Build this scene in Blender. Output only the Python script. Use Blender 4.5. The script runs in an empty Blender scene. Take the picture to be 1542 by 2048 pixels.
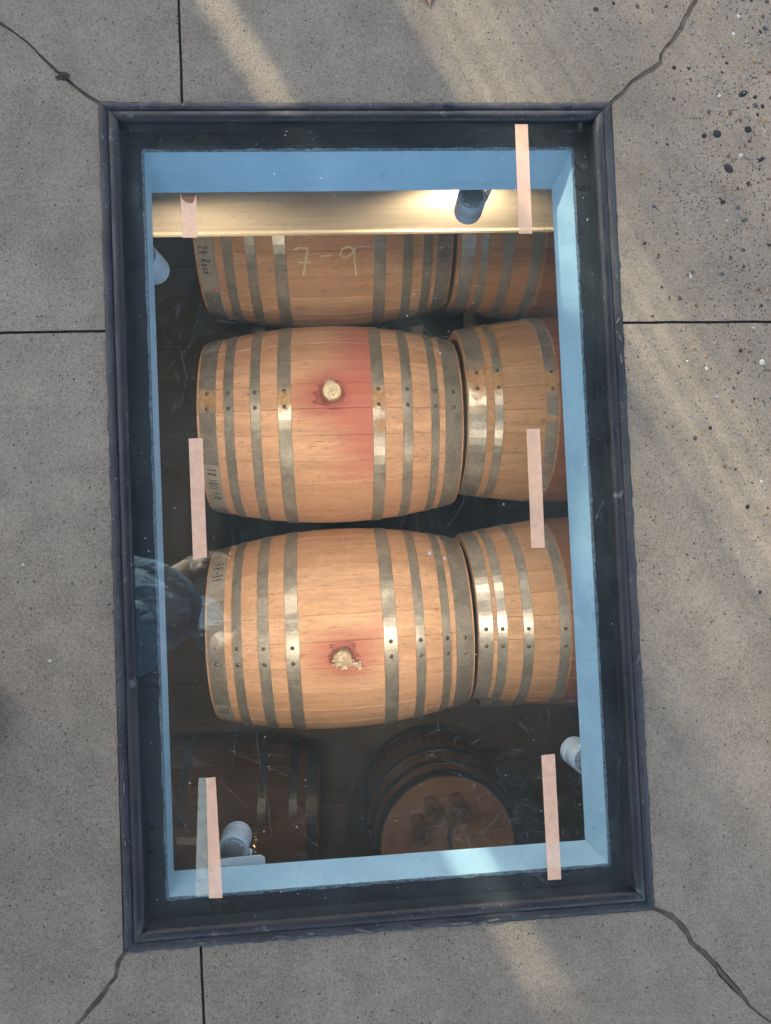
import bpy, bmesh, math, random
from mathutils import Vector, Matrix
random.seed(7)
C = bpy.context.scene.collection
S = bpy.context.scene
PI = math.pi

# ------------------------------------------------------------------ camera
cd = bpy.data.cameras.new('camera'); cam = bpy.data.objects.new('camera', cd); C.objects.link(cam)
cd.sensor_fit = 'HORIZONTAL'; cd.sensor_width = 36.0; cd.lens = 1460.0 / 1542.0 * 36.0
cd.clip_start = 0.003; cd.clip_end = 2000.0
cam.matrix_world = Matrix(((0.99655696, 0.04073042, -0.07221674, 0.0),
                           (-0.04315877, 0.99854305, -0.03238991, 0.0),
                           (0.07079227, 0.03539518, 0.9968629, 1.13),
                           (0, 0, 0, 1)))
S.camera = cam
# ------------------------------------------------------------------ sky and sun
SUN_EL = 28.0
SUN_AZ = (-0.4907, 0.8713)
w = bpy.data.worlds.new('World'); S.world = w; w.use_nodes = True
wn = w.node_tree; bg = wn.nodes['Background']
sky = wn.nodes.new('ShaderNodeTexSky'); sky.sky_type = 'NISHITA'; sky.sun_disc = False
sky.sun_elevation = math.radians(SUN_EL); sky.sun_rotation = math.atan2(SUN_AZ[0], SUN_AZ[1])
sky.dust_density = 1.0; sky.air_density = 1.0; sky.ozone_density = 1.0
wn.links.new(sky.outputs[0], bg.inputs[0]); bg.inputs[1].default_value = 0.15
sl = bpy.data.lights.new('sun', 'SUN'); sun = bpy.data.objects.new('sun', sl); C.objects.link(sun)
sl.energy = 3.6; sl.angle = math.radians(0.53); sl.color = (0.97, 0.97, 0.80)
ce = math.cos(math.radians(SUN_EL))
sun.rotation_mode = 'QUATERNION'
sun.rotation_quaternion = Vector((-SUN_AZ[0]*ce, -SUN_AZ[1]*ce, -math.sin(math.radians(SUN_EL)))).to_track_quat('-Z', 'Y')
sun.location = (-5, 9, 8)
S.view_settings.view_transform = 'Standard'; S.view_settings.look = 'None'
S.view_settings.exposure = 2.4; S.view_settings.gamma = 1.0; S.view_settings.use_curve_mapping = False
S.cycles.max_bounces = 6; S.cycles.transparent_max_bounces = 16; S.cycles.diffuse_bounces = 2; S.cycles.use_adaptive_sampling = True; S.cycles.adaptive_threshold = 0.03
S.cycles.glossy_bounces = 3; S.cycles.sample_clamp_indirect = 6.0; S.cycles.use_denoising = True
LAMP_W = 6.4

# ------------------------------------------------------------------ helpers
def tag(o, label=None, cat=None, group=None, kind=None):
    if label: o['label'] = label
    if cat: o['category'] = cat
    if group: o['group'] = group
    if kind: o['kind'] = kind
    return o
def link(o, parent=None):
    C.objects.link(o)
    if parent is not None: o.parent = parent
    return o
def empty(name, loc=(0, 0, 0), rz=0.0):
    o = bpy.data.objects.new(name, None); C.objects.link(o)
    o.location = loc; o.rotation_euler = (0, 0, rz); o.empty_display_size = 0.05
    return o
def mesh(name, verts, faces, mats=(), smooth=False):
    m = bpy.data.meshes.new(name); m.from_pydata([tuple(v) for v in verts], [], faces); m.update()
    for x in (mats if isinstance(mats, (list, tuple)) else [mats]): m.materials.append(x)
    if smooth: m.polygons.foreach_set('use_smooth', [True] * len(m.polygons))
    return m
def obj(name, verts, faces, mats=(), parent=None, smooth=False, fix=True):
    m = mesh(name, verts, faces, mats, smooth)
    if fix:
        bm = bmesh.new(); bm.from_mesh(m); bmesh.ops.recalc_face_normals(bm, faces=bm.faces); bm.to_mesh(m); bm.free()
    o = bpy.data.objects.new(name, m); return link(o, parent)
def bmobj(name, bm, mat, parent=None, smooth=False):
    m = bpy.data.meshes.new(name); bm.to_mesh(m); bm.free(); m.materials.append(mat)
    if smooth: m.polygons.foreach_set('use_smooth', [True] * len(m.polygons))
    return link(bpy.data.objects.new(name, m), parent)
class MB:
    def __init__(s): s.v = []; s.f = []
    def box(s, x0, x1, y0, y1, z0, z1, M=None):
        n = len(s.v)
        for z in (z0, z1):
            for x, y in ((x0, y0), (x1, y0), (x1, y1), (x0, y1)):
                p = Vector((x, y, z)); s.v.append(M @ p if M else p)
        s.f += [tuple(n + i for i in q) for q in ((3, 2, 1, 0), (4, 5, 6, 7), (0, 1, 5, 4), (1, 2, 6, 5), (2, 3, 7, 6), (3, 0, 4, 7))]
        return s
    def lathe(s, prof, seg=24, M=None, close=False):
        n = len(s.v); k = len(prof)
        for i in range(seg):
            a = 2 * PI * i / seg
            for r, z in prof:
                p = Vector((r * math.cos(a), r * math.sin(a), z)); s.v.append(M @ p if M else p)
        for i in range(seg):
            j = (i + 1) % seg
            for q in range(k - 1 if not close else k):
                q2 = (q + 1) % k
                s.f.append((n + i * k + q, n + j * k + q, n + j * k + q2, n + i * k + q2))
        if not close:
            for q in (0, k - 1):
                if prof[q][0] > 1e-6: s.f.append(tuple(n + i * k + q for i in range(seg)))
        return s
    def tube(s, pts, r, seg=8):
        n = len(s.v); pts = [Vector(p) for p in pts]
        for i, p in enumerate(pts):
            d = (pts[min(i + 1, len(pts) - 1)] - pts[max(i - 1, 0)]).normalized()
            a = d.orthogonal().normalized(); b = d.cross(a)
            for k in range(seg):
                t = 2 * PI * k / seg; rr = r[i] if isinstance(r, (list, tuple)) else r
                s.v.append(p + a * math.cos(t) * rr + b * math.sin(t) * rr)
        for i in range(len(pts) - 1):
            for k in range(seg):
                s.f.append((n + i * seg + k, n + i * seg + (k + 1) % seg, n + (i + 1) * seg + (k + 1) % seg, n + (i + 1) * seg + k))
        s.f.append(tuple(n + k for k in range(seg))); s.f.append(tuple(n + (len(pts) - 1) * seg + k for k in range(seg)))
        return s
    def obj(s, name, mat, parent=None, smooth=False): return obj(name, s.v, s.f, mat, parent, smooth)

# ------------------------------------------------------------------ materials
def mat(name, col=(.5, .5, .5), rough=.6, metal=0.0, spec=.5):
    m = bpy.data.materials.new(name); m.use_nodes = True
    b = m.node_tree.nodes['Principled BSDF']
    b.inputs['Base Color'].default_value = (*col, 1); b.inputs['Roughness'].default_value = rough
    b.inputs['Metallic'].default_value = metal; b.inputs['Specular IOR Level'].default_value = spec
    return m, m.node_tree, b
class NT:
    def __init__(s, nt): s.nt = nt; s.L = nt.links.new
    def put(s, sock, v):
        if v is None: return
        if isinstance(v, bpy.types.NodeSocket): s.L(v, sock)
        else:
            if isinstance(v, (tuple, list)) and len(v) == 3 and sock.type == 'RGBA': v = (*v, 1)
            sock.default_value = v
    def node(s, t, **k):
        n = s.nt.nodes.new(t)
        for a, v in k.items(): setattr(n, a, v)
        return n
    def coord(s, kind='Object', ob=None):
        n = s.node('ShaderNodeTexCoord'); n.object = ob; return n.outputs[kind]
    def pos(s): return s.node('ShaderNodeNewGeometry').outputs['Position']
    def mapping(s, v, loc=None, rot=None, scale=None):
        n = s.node('ShaderNodeMapping'); s.put(n.inputs[0], v); s.put(n.inputs[1], loc); s.put(n.inputs[2], rot); s.put(n.inputs[3], scale)
        return n.outputs[0]
    def noise(s, v, scale=5., detail=3., rough=.5, dist=0., out=0):
        n = s.node('ShaderNodeTexNoise'); s.put(n.inputs['Vector'], v); s.put(n.inputs['Scale'], scale)
        s.put(n.inputs['Detail'], detail); s.put(n.inputs['Roughness'], rough); s.put(n.inputs['Distortion'], dist)
        return n.outputs[out]
    def voro(s, v, scale=5., out='Distance', rand=1.):
        n = s.node('ShaderNodeTexVoronoi'); s.put(n.inputs['Vector'], v); s.put(n.inputs['Scale'], scale)
        s.put(n.inputs['Randomness'], rand); return n.outputs[out]
    def ramp(s, v, stops, interp='LINEAR'):
        n = s.node('ShaderNodeValToRGB'); s.put(n.inputs[0], v); e = n.color_ramp.elements; n.color_ramp.interpolation = interp
        while len(e) < len(stops): e.new(.5)
        for i, (p, c) in enumerate(stops):
            e[i].position = p; e[i].color = (c, c, c, 1) if isinstance(c, (int, float)) else (*c, 1)
        return n.outputs[0]
    def mr(s, v, a, b, c=0., d=1., smooth=True):
        n = s.node('ShaderNodeMapRange'); n.interpolation_type = 'SMOOTHSTEP' if smooth else 'LINEAR'
        s.put(n.inputs[0], v); 
        for i, x in enumerate((a, b, c, d)): n.inputs[i + 1].default_value = x
        return n.outputs[0]
    def m(s, op, a, b=None, c=None):
        n = s.node('ShaderNodeMath', operation=op); s.put(n.inputs[0], a); s.put(n.inputs[1], b); s.put(n.inputs[2], c); return n.outputs[0]
    def vm(s, op, a, b=None):
        n = s.node('ShaderNodeVectorMath', operation=op); s.put(n.inputs[0], a); s.put(n.inputs[1], b)
        return n.outputs['Value' if op in ('LENGTH', 'DISTANCE', 'DOT_PRODUCT') else 0]
    def sep(s, v):
        n = s.node('ShaderNodeSeparateXYZ'); s.put(n.inputs[0], v); return n.outputs
    def mix(s, f, a, b, blend='MIX'):
        n = s.node('ShaderNodeMix', data_type='RGBA', blend_type=blend); s.put(n.inputs[0], f); s.put(n.inputs[6], a); s.put(n.inputs[7], b)
        return n.outputs[2]
    def bump(s, h, strength=.3, dist=.002):
        n = s.node('ShaderNodeBump'); s.put(n.inputs['Height'], h); n.inputs['Strength'].default_value = strength
        n.inputs['Distance'].default_value = dist; return n.outputs[0]
    def shader_mix(s, f, a, b):
        n = s.node('ShaderNodeMixShader'); s.put(n.inputs[0], f); s.L(a, n.inputs[1]); s.L(b, n.inputs[2]); return n.outputs[0]
    def transp(s, col=(1, 1, 1)):
        n = s.node('ShaderNodeBsdfTransparent'); s.put(n.inputs[0], col); return n.outputs[0]
    def out(s, sh): s.L(sh, s.nt.nodes['Material Output'].inputs[0])

def concrete_mat():
    m, nt, b = mat('exposed_sand_concrete', rough=.85, spec=.25); n = NT(nt)
    p = n.pos(); x, y, z = n.sep(p)
    wob = n.noise(p, 3.0, 2)
    # how far the top skin is worn down to the pebbly aggregate: strongest at the upper right of the slabs
    ax = n.mr(n.m('ADD', x, n.m('MULTIPLY', n.m('SUBTRACT', wob, .5), .35)), .50, .74)
    ay = n.mr(n.m('ADD', y, n.m('MULTIPLY', n.m('SUBTRACT', wob, .5), .5)), -.15, .5)
    ag1 = n.m('MULTIPLY', ax, ay)
    top = n.m('MULTIPLY', n.mr(y, .74, .92), n.mr(x, .1, .55))
    ag = n.m('MAXIMUM', ag1, n.m('MULTIPLY', top, .8))
    base = n.ramp(n.m('ADD', n.m('MULTIPLY', n.noise(p, 2.3, 4, .6), .6), n.m('MULTIPLY', n.noise(p, 9., 5, .7), .4)), [(.3, (.174, .129, .088)), (.7, (.245, .185, .127))])
    base = n.mix(n.mr(n.noise(p, 14, 3, .6), .35, .75, 0, .35), base, (.105, .080, .056))
    sand = n.voro(p, 640, 'Color')
    sv = n.sep(sand)
    grain = n.ramp(sv[0], [(0, .44), (.14, .70), (.3, .96), (.7, 1.06), (.92, 1.17), (1, 1.5)])
    base = n.mix(.85, base, grain, 'MULTIPLY')
    fine = n.noise(p, 1200, 2, .7)
    base = n.mix(.55, base, n.ramp(fine, [(.3, .55), (.55, 1.0), (.75, 1.35)]), 'MULTIPLY')
    # aggregate: small dark and tan stones, cut flush
    d = n.voro(p, 175); cc = n.sep(n.voro(p, 175, 'Color'))
    stone = n.ramp(cc[0], [(0, (.022, .021, .023)), (.35, (.05, .042, .04)), (.5, (.09, .05, .03)), (.68, (.16, .125, .088)), (.85, (.22, .17, .11)), (1, (.28, .25, .21))], 'CONSTANT')
    dens = n.m('ADD', n.m('MULTIPLY', ag, .80), .06)
    on = n.m('MULTIPLY', n.m('LESS_THAN', cc[1], dens), n.mr(d, .34, .24))
    base = n.mix(on, base, stone)
    n.put(b.inputs['Base Color'], base)
    h = n.m('ADD', n.m('MULTIPLY', sv[1], .5), n.m('ADD', n.m('MULTIPLY', fine, .6), n.m('MULTIPLY', n.noise(p, 60, 3), .8)))
    n.put(b.inputs['Normal'], n.bump(h, .55, .0014))
    n.put(b.inputs['Roughness'], n.m('SUBTRACT', .9, n.m('MULTIPLY', on, .3)))
    return m
def soil_mat():
    m, nt, b = mat('joint_dirt', rough=.95, spec=.1); n = NT(nt); p = n.pos()
    n.put(b.inputs['Base Color'], n.ramp(n.noise(p, 120, 4, .7), [(.3, (.02, .016, .012)), (.6, (.055, .044, .03)), (.8, (.09, .073, .052))]))
    n.put(b.inputs['Normal'], n.bump(n.noise(p, 300, 3), .8, .004)); return m
def paint_mat(name, c1, c2, rough=.42, sc=18, wear=.0, wearcol=(.3, .3, .3), stretch=(1, 1, 1), bump=.25, spec=.5):
    m, nt, b = mat(name, rough=rough, spec=spec); n = NT(nt); p = n.pos(); q = n.mapping(p, scale=stretch)
    col = n.mix(n.mr(n.noise(q, sc, 4, .65), .3, .7), c1, c2)
    if wear > 0:
        col = n.mix(n.mr(n.noise(p, sc * 3.1, 5, .7), .62, .70, 0, wear), col, wearcol)
        col = n.mix(n.mr(n.noise(p, 420, 2, .6), .70, .76, 0, .8), col, (.55, .55, .55))
    n.put(b.inputs['Base Color'], col)
    n.put(b.inputs['Roughness'], n.mr(n.noise(p, sc * 2, 3), .3, .7, rough - .1, rough + .18))
    n.put(b.inputs['Normal'], n.bump(n.m('ADD', n.noise(p, 90, 3), n.m('MULTIPLY', n.noise(p, 500, 2), .4)), bump, .0015)); return m
def beam_mat():
    m, nt, b = mat('cream_beam_paint', rough=.5); n = NT(nt); p = n.pos()
    col = n.mix(n.mr(n.noise(n.mapping(p, scale=(1, 1, 9)), 6, 3), .3, .7), (.30, .255, .18), (.36, .31, .23))
    band = n.mr(n.noise(p, 3, 2), .35, .6)
    d = n.voro(p, 85); r = n.sep(n.voro(p, 85, 'Color'))
    spot = n.m('MULTIPLY', n.m('LESS_THAN', r[0], n.m('MULTIPLY', band, .22)), n.mr(d, .26, .16))
    col = n.mix(n.m('MULTIPLY', spot, .8), col, (.09, .06, .04)); n.put(b.inputs['Base Color'], col)
    n.put(b.inputs['Normal'], n.bump(n.noise(p, 70, 3), .2, .001)); return m
def oak_mat(name, root, tone=(.50, .305, .165), stain=None, red_band=0.0, age=0.0):
    """grain runs along every stave; wine stains sit in the barrel's own space"""
    m, nt, b = mat(name, rough=.62, spec=.3); n = NT(nt)
    oc = n.coord('Object'); info = n.node('ShaderNodeObjectInfo').outputs['Random']
    off = n.node('ShaderNodeCombineXYZ'); n.put(off.inputs[0], n.m('MULTIPLY', info, 37.)); n.put(off.inputs[1], n.m('MULTIPLY', info, 11.))
    v = n.vm('ADD', oc, off.outputs[0])
    t = Vector(tone)
    col = n.mix(n.mr(n.noise(n.mapping(v, scale=(2.2, 26, 26)), 1.0, 4, .6, .6), .3, .72), tuple(t * .82), tuple(t * 1.16))
    col = n.mix(n.mr(info, 0, 1, 0, .8, False), col, tuple(Vector((t.x * .80, t.y * .72, t.z * .66))))
    g = n.noise(n.mapping(v, scale=(7, 230, 230)), 1.0, 3, .6, .8)
    col = n.mix(n.mr(g, .48, .64, 0, .38), col, tuple(t * .55))
    crk = n.noise(n.mapping(v, scale=(22, 260, 260)), 1.0, 2, .5, 1.6)
    col = n.mix(n.mr(crk, .64, .68, 0, .85), col, tuple(t * .30))
    swirl = n.noise(n.mapping(v, scale=(9, 45, 45)), 1.0, 1, .5, 4.5)
    col = n.mix(n.mr(swirl, .695, .72, 0, .55), col, tuple(t * .40))
    grime = n.mr(n.noise(v, 9, 4, .7), .60, .76, 0, .5 + age * .3)
    col = n.mix(grime, col, tuple(t * .42))
    bc = n.coord('Object', root); bx, by, bz = n.sep(bc)
    nz = n.m('MULTIPLY', n.m('SUBTRACT', n.noise(n.mapping(bc, scale=(3.5, 36, 36)), 1, 5, .7), .5), .22)
    if red_band > 0:
        f = n.mr(n.m('ABSOLUTE', bx), .175, .168)
        col = n.mix(n.m('MULTIPLY', f, red_band), col, n.mix(n.mr(g, .4, .7), (.13, .038, .030), (.07, .022, .019)))
    for s in (stain or []):
        kind = s[0]
        if kind == 'bung':
            _, ux, uy, r, amt = s
            dd = n.node('ShaderNodeCombineXYZ'); n.put(dd.inputs[0], n.m('MULTIPLY', n.m('SUBTRACT', bx, ux), .72)); n.put(dd.inputs[1], n.m('SUBTRACT', by, uy))
            dist = n.m('ADD', n.vm('LENGTH', dd.outputs[0]), n.m('MULTIPLY', nz, .35))
            topm = n.mr(bz, .0, .1)
            col = n.mix(n.m('MULTIPLY', n.m('MULTIPLY', n.mr(dist, r * 1.9, r * .3), topm), amt), col, (.36, .10, .085))
            col = n.mix(n.m('MULTIPLY', n.m('MULTIPLY', n.mr(dist, r * .62, r * .54), topm), .45 * amt), col, (.13, .030, .035))
            ring = n.m('MULTIPLY', n.mr(dist, r * .60, r * .56), n.mr(dist, r * .52, r * .56))
            col = n.mix(n.m('MULTIPLY', n.m('MULTIPLY', ring, topm), .7 * amt), col, (.05, .012, .015))
        else:
            _, x0, x1, y0, y1, amt = s
            fx = n.m('MULTIPLY', n.mr(n.m('ADD', bx, nz), x0, x0 + (x1 - x0) * .8), n.m('LESS_THAN', bx, x1 + .02))
            fy = n.m('MULTIPLY', n.mr(n.m('ADD', by, n.m('MULTIPLY', nz, 1.)), y0, y0 + .12), n.mr(n.m('ADD', by, nz), y1, y1 - .10))
            col = n.mix(n.m('MULTIPLY', n.m('MULTIPLY', fx, n.m('MULTIPLY', fy, n.mr(bz, .0, .1))), amt), col, (.46, .15, .125))
    n.put(b.inputs['Base Color'], col)
    n.put(b.inputs['Normal'], n.bump(n.m('SUBTRACT', n.m('MULTIPLY', g, -.5), n.mr(crk, .64, .70)), .35, .0012))
    return m
def hoop_mat(name, root, rust=.3, base=(.40, .385, .35), metal=.55, rust_at=None, shine=.44):
    m, nt, b = mat(name, rough=.45, metal=metal); n = NT(nt)
    bc = n.coord('Object', root); info = n.node('ShaderNodeObjectInfo').outputs['Random']
    v = n.vm('ADD', bc, n.node('ShaderNodeCombineXYZ').outputs[0])
    t = Vector(base)
    sp = n.sep(n.voro(bc, 330, 'Color'))[0]
    col = n.mix(n.mr(sp, 0, 1, 0, 1, False), tuple(t * .78), tuple(t * 1.25))
    col = n.mix(n.mr(n.noise(bc, 16, 4, .65), .35, .7, 0, .6), col, tuple(t * .55))
    spots = n.mr(n.noise(bc, 120, 3, .65), .66, .72, 0, .55)
    col = n.mix(spots, col, (.55, .53, .48))
    rm = n.mr(n.noise(n.mapping(bc, scale=(1, 1, 1)), 7.5, 5, .7), .70 - rust * .25, .80 - rust * .2)
    if rust_at:
        for (ux, uy, rr) in rust_at:
            dd = n.node('ShaderNodeCombineXYZ'); n.put(dd.inputs[0], n.m('SUBTRACT', bx_(n, bc), ux)); n.put(dd.inputs[1], n.m('SUBTRACT', n.sep(bc)[1], uy))
            rm = n.m('MAXIMUM', rm, n.m('MULTIPLY', n.mr(n.m('ADD', n.vm('LENGTH', dd.outputs[0]), n.m('MULTIPLY', n.m('SUBTRACT', n.noise(bc, 45, 3), .5), .06)), rr, rr * .35), n.mr(n.sep(bc)[2], 0, .1)))
    rust_c = n.mix(n.mr(n.noise(bc, 60, 3), .3, .7), (.30, .14, .04), (.46, .27, .09))
    col = n.mix(n.m('MULTIPLY', rm, .75), col, rust_c)
    n.put(b.inputs['Base Color'], col)
    n.put(b.inputs['Metallic'], n.m('MULTIPLY', n.m('SUBTRACT', 1., n.m('MULTIPLY', rm, .8)), metal))
    n.put(b.inputs['Roughness'], n.m('ADD', n.m('MULTIPLY', sp, .07), n.m('ADD', n.m('MULTIPLY', rm, .2), shine - .06)))
    n.put(b.inputs['Normal'], n.bump(n.m('ADD', n.noise(bc, 260, 2), n.noise(bc, 30, 2)), .10, .0006))
    return m
def bx_(n, bc): return n.sep(bc)[0]
def glass_mats():
    m, nt, b = mat('pane_top_face'); n = NT(nt); nt.nodes.remove(b)
    gl = n.node('ShaderNodeBsdfGlossy'); gl.inputs['Roughness'].default_value = .0; gl.inputs['Color'].default_value = (.93, .97, 1, 1)
    lw = n.node('ShaderNodeLayerWeight'); lw.inputs[0].default_value = .5      # 1 - |cos|: the same from above and below
    refl = n.m('ADD', n.m('MULTIPLY', n.m('POWER', lw.outputs['Facing'], 5.), .90), .075)
    p = n.pos()
    haze = n.node('ShaderNodeBsdfDiffuse'); haze.inputs[0].default_value = (.52, .58, .52, 1)
    dust = n.m('ADD', n.mr(n.noise(p, 5, 4, .65), .32, .75, .012, .036), n.m('MULTIPLY', n.mr(n.noise(p, 520, 2, .6), .70, .78), .05))
    body = n.shader_mix(dust, n.transp((.93, .965, .955)), haze.outputs[0])
    n.out(n.shader_mix(refl, body, gl.outputs[0]))
    m2, nt2, b2 = mat('pane_clear_faces'); n2 = NT(nt2); nt2.nodes.remove(b2); n2.out(n2.transp((.985, .995, .99)))
    return m, m2
def veil_mat(name, col, alpha, rough=.6, noise=0., lo=0.):
    m, nt, b = mat(name, col, rough); n = NT(nt)
    a = alpha
    if noise: a = n.mr(n.noise(n.pos(), noise, 3, .7), .3, .7, alpha * lo, alpha)
    n.out(n.shader_mix(a, n.transp(), b.outputs[0])); return m
def thin_glass_mat(name):
    m, nt, b = mat(name); n = NT(nt); nt.nodes.remove(b)
    gl = n.node('ShaderNodeBsdfGlossy'); gl.inputs['Roughness'].default_value = .03
    lw = n.node('ShaderNodeLayerWeight'); lw.inputs[0].default_value = .35
    n.out(n.shader_mix(n.m('ADD', n.m('MULTIPLY', lw.outputs[1], .6), .05), n.transp((.975, .98, .98)), gl.outputs[0])); return m

M = {}
M['concrete'] = concrete_mat(); M['soil'] = soil_mat()
M['frame'] = paint_mat('slate_frame_paint', (.008, .007, .008), (.022, .018, .017), .55, 9, .85, (.075, .068, .064), spec=.28)
M['seal'] = paint_mat('weathered_sealant', (.013, .012, .013), (.042, .037, .035), .65, 12, .6, (.10, .092, .084), bump=.6, spec=.28)
M['flake'] = paint_mat('peeling_sealant_flake', (.085, .076, .068), (.045, .042, .038), .7, 60)
M['ledge'] = paint_mat('black_glazing_tape', (.006, .008, .010), (.014, .017, .020), .5, 9, .12, (.03, .035, .04), spec=.3)
M['block'] = paint_mat('black_rubber', (.006, .006, .005), (.014, .012, .008), .35, 40)
M['reveal'] = paint_mat('sky_tinted_white_paint', (.265, .375, .425), (.305, .42, .465), .5, 16, .45, (.17, .22, .24), bump=.3)  # white lining boards; the blue of the skylight is put into the colour
M['caulk'] = paint_mat('reveal_caulk', (.16, .20, .22), (.04, .05, .055), .6, 160)
M['beam'] = beam_mat()
M['cellar_floor'] = paint_mat('dark_cellar_floor', (.085, .066, .050), (.115, .090, .070), .55, 3, .3, (.14, .115, .09))
M['cellar_wall'] = paint_mat('dark_cellar_plaster', (.06, .055, .05), (.09, .08, .07), .8, 4)
M['cellar_ceiling'] = paint_mat('grey_ceiling_plaster', (.30, .29, .28), (.36, .35, .33), .8, 4)
M['rack'] = paint_mat('rack_steel', (.06, .06, .06), (.10, .10, .095), .5, 20)
M['lamp'] = paint_mat('lamp_grey_enamel', (.56, .60, .61), (.62, .655, .655), .42, 12)
M['lamp_dark'] = mat('lamp_vent_dark', (.02, .022, .025), .6)[0]
M['mesh_cap'] = mat('lamp_vent_cap', (.40, .42, .42), .45, .1)[0]
M['ink'] = mat('black_marker_ink', (.012, .012, .014), .6)[0]
M['red_ink'] = mat('red_marker_ink', (.55, .03, .05), .6)[0]
M['tape'] = paint_mat('grey_label_tape', (.27, .26, .235), (.32, .31, .28), .55, 30, bump=.1)
M['chalk'] = veil_mat('yellow_chalk', (.80, .78, .45), .95, .95, 420, .5)
M['strip'] = veil_mat('peach_grip_tape', (.68, .37, .215), .86, .7, 70, .86)
M['strip_worn'] = veil_mat('worn_grip_tape', (.80, .56, .46), .45, .7, 60)
M['strip_cream'] = veil_mat('cream_grip_tape', (.40, .37, .27), .54, .7, 70, .8)
M['scratch'] = veil_mat('scratched_glass', (.52, .54, .54), .17, .6)
M['dust'] = veil_mat('dust_on_glass', (.5, .52, .5), .5, .8)
M['bung'] = paint_mat('cream_silicone_bung', (.62, .55, .38), (.70, .63, .46), .45, 30)
M['film'] = thin_glass_mat('cling_film')
M['wine_glass'] = thin_glass_mat('wine_glass_clear')
M['rivet'] = mat('rivet_steel', (.16, .15, .13), .4, .8)[0]

# ------------------------------------------------------------------ pavement
pave = empty('pavement'); tag(pave, kind='structure')
FX0, FX1, FY0, FY1 = -.333, .475, -.600, .684        # outer edge of the window frame
E_ = 2.2
def jag(pts, amp, seed, sub=4):
    r = random.Random(seed); out = []
    for a, b in zip(pts[:-1], pts[1:]):
        L = math.hypot(b[0] - a[0], b[1] - a[1]); k = max(1, min(60, int(L / .012)))
        for i in range(k):
            t = i / k; nx, ny = -(b[1] - a[1]) / L, (b[0] - a[0]) / L; d = r.uniform(-amp, amp)
            out.append((a[0] + (b[0] - a[0]) * t + nx * d, a[1] + (b[1] - a[1]) * t + ny * d))
    out.append(pts[-1]); return out
lines = {   # each runs outward from the frame
 'TL': (jag([(-.333, .684), (-.35, .697), (-.368, .711), (-.39, .729), (-.419, .76), (-.448, .789), (-.477, .81), (-.75, 1.05), (-E_, E_)], .0009, 1), .0060),
 'JT': (jag([(-.207, .684), (-.207, E_)], .0002, 2), .0042),
 'TR': (jag([(.475, .684), (.497, .702), (.512, .718), (.532, .731), (.561, .752), (.572, .777), (.595, .798), (.609, .823), (.628, .857), (.75, 1.0), (E_, E_)], .0022, 3), .0062),
 'JR': (jag([(.475, .325), (.724, .321), (E_, .30)], .0004, 4), .0044),
 'BR': (jag([(.475, -.600), (.501, -.614), (.52, -.634), (.534, -.657), (.561, -.686), (.599, -.732), (.622, -.761), (.654, -.791), (.8, -.92), (E_, -E_)], .0018, 5), .0066),
 'JB': (jag([(-.223, -.600), (-.222, -.715), (-.221, -E_)], .0002, 6), .0042),
 'BL': (jag([(-.333, -.600), (-.343, -.615), (-.349, -.636), (-.368, -.66), (-.386, -.68), (-.403, -.698), (-.6, -.87), (-E_, -E_)], .0016, 7), .0062),
 'JL': (jag([(-.333, .330), (-.489, .331), (-E_, .333)], .0003, 8), .0044)}
def shift(pts, d):
    out = []; r = random.Random(int(abs(d) * 1e6)); k = 1.0
    for i, p in enumerate(pts):
        a = pts[max(0, i - 1)]; b = pts[min(len(pts) - 1, i + 1)]; L = math.hypot(b[0] - a[0], b[1] - a[1]) or 1
        k = min(1.7, max(.45, k + r.uniform(-.35, .35))) if abs(d) > .0025 else 1.0
        out.append((p[0] - (b[1] - a[1]) / L * d * k, p[1] + (b[0] - a[0]) / L * d * k))
    return out
order = ['TL', 'JT', 'TR', 'JR', 'BR', 'JB', 'BL', 'JL']      # clockwise round the frame
corner_in = {('JL', 'TL'): None}
def slab(a, b, extra_out=None):
    la, wa = lines[a]; lb, wb = lines[b]
    A = shift(la, -wa / 2); B = shift(lb, wb / 2)
    A = [p for p in A]; B = [p for p in B]
    poly = A + ([extra_out] if extra_out else []) + B[::-1]
    n = len(poly)
    v = [(x, y, 0.0) for x, y in poly] + [(x, y, -.05) for x, y in poly]
    f = [tuple(range(n))] + [tuple(reversed(range(n, 2 * n)))] + [(i, i + n, (i + 1) % n + n, (i + 1) % n) for i in range(n)]
    o = obj('concrete_slab', v, f, M['concrete'], pave)
    return o
outs = {'TL': None, 'JT': None, 'TR': None, 'JR': None}
for i, a in enumerate(order): slab(a, order[(i + 1) % 8])
def ring(x0, x1, y0, y1, X0, X1, Y0, Y1, z):
    v = [(x0, y0, z), (x1, y0, z), (x1, y1, z), (x0, y1, z), (X0, Y0, z), (X1, Y0, z), (X1, Y1, z), (X0, Y1, z)]
    return v, [(4, 5, 1, 0), (5, 6, 2, 1), (6, 7, 3, 2), (7, 4, 0, 3)]
v, f = ring(FX0 + .004, FX1 - .004, FY0 + .004, FY1 - .004, -E_, E_, -E_, E_, -.0035)
obj('joint_dirt', v, f, M['soil'], pave)
M['crack_dirt'] = paint_mat('crack_dirt', (.060, .046, .032), (.115, .088, .062), .95, 60, bump=.8, spec=.1)
for key, dz, half in (('TL', -.0022, .006), ('TR', -.0008, .0066), ('BR', -.0008, .007), ('BL', -.0009, .0066)):
    pts = lines[key][0]; a_ = shift(pts, half); b_ = shift(pts, -half); n_ = len(pts); rz_ = random.Random(len(pts))
    v = [(x, y, dz + rz_.uniform(-.0009, .0003)) for x, y in a_] + [(x, y, dz + rz_.uniform(-.0009, .0003)) for x, y in b_]
    obj('crack_dirt', v, [(i, i + 1, n_ + i + 1, n_ + i) for i in range(n_ - 1)], M['crack_dirt'], pave)
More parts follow.
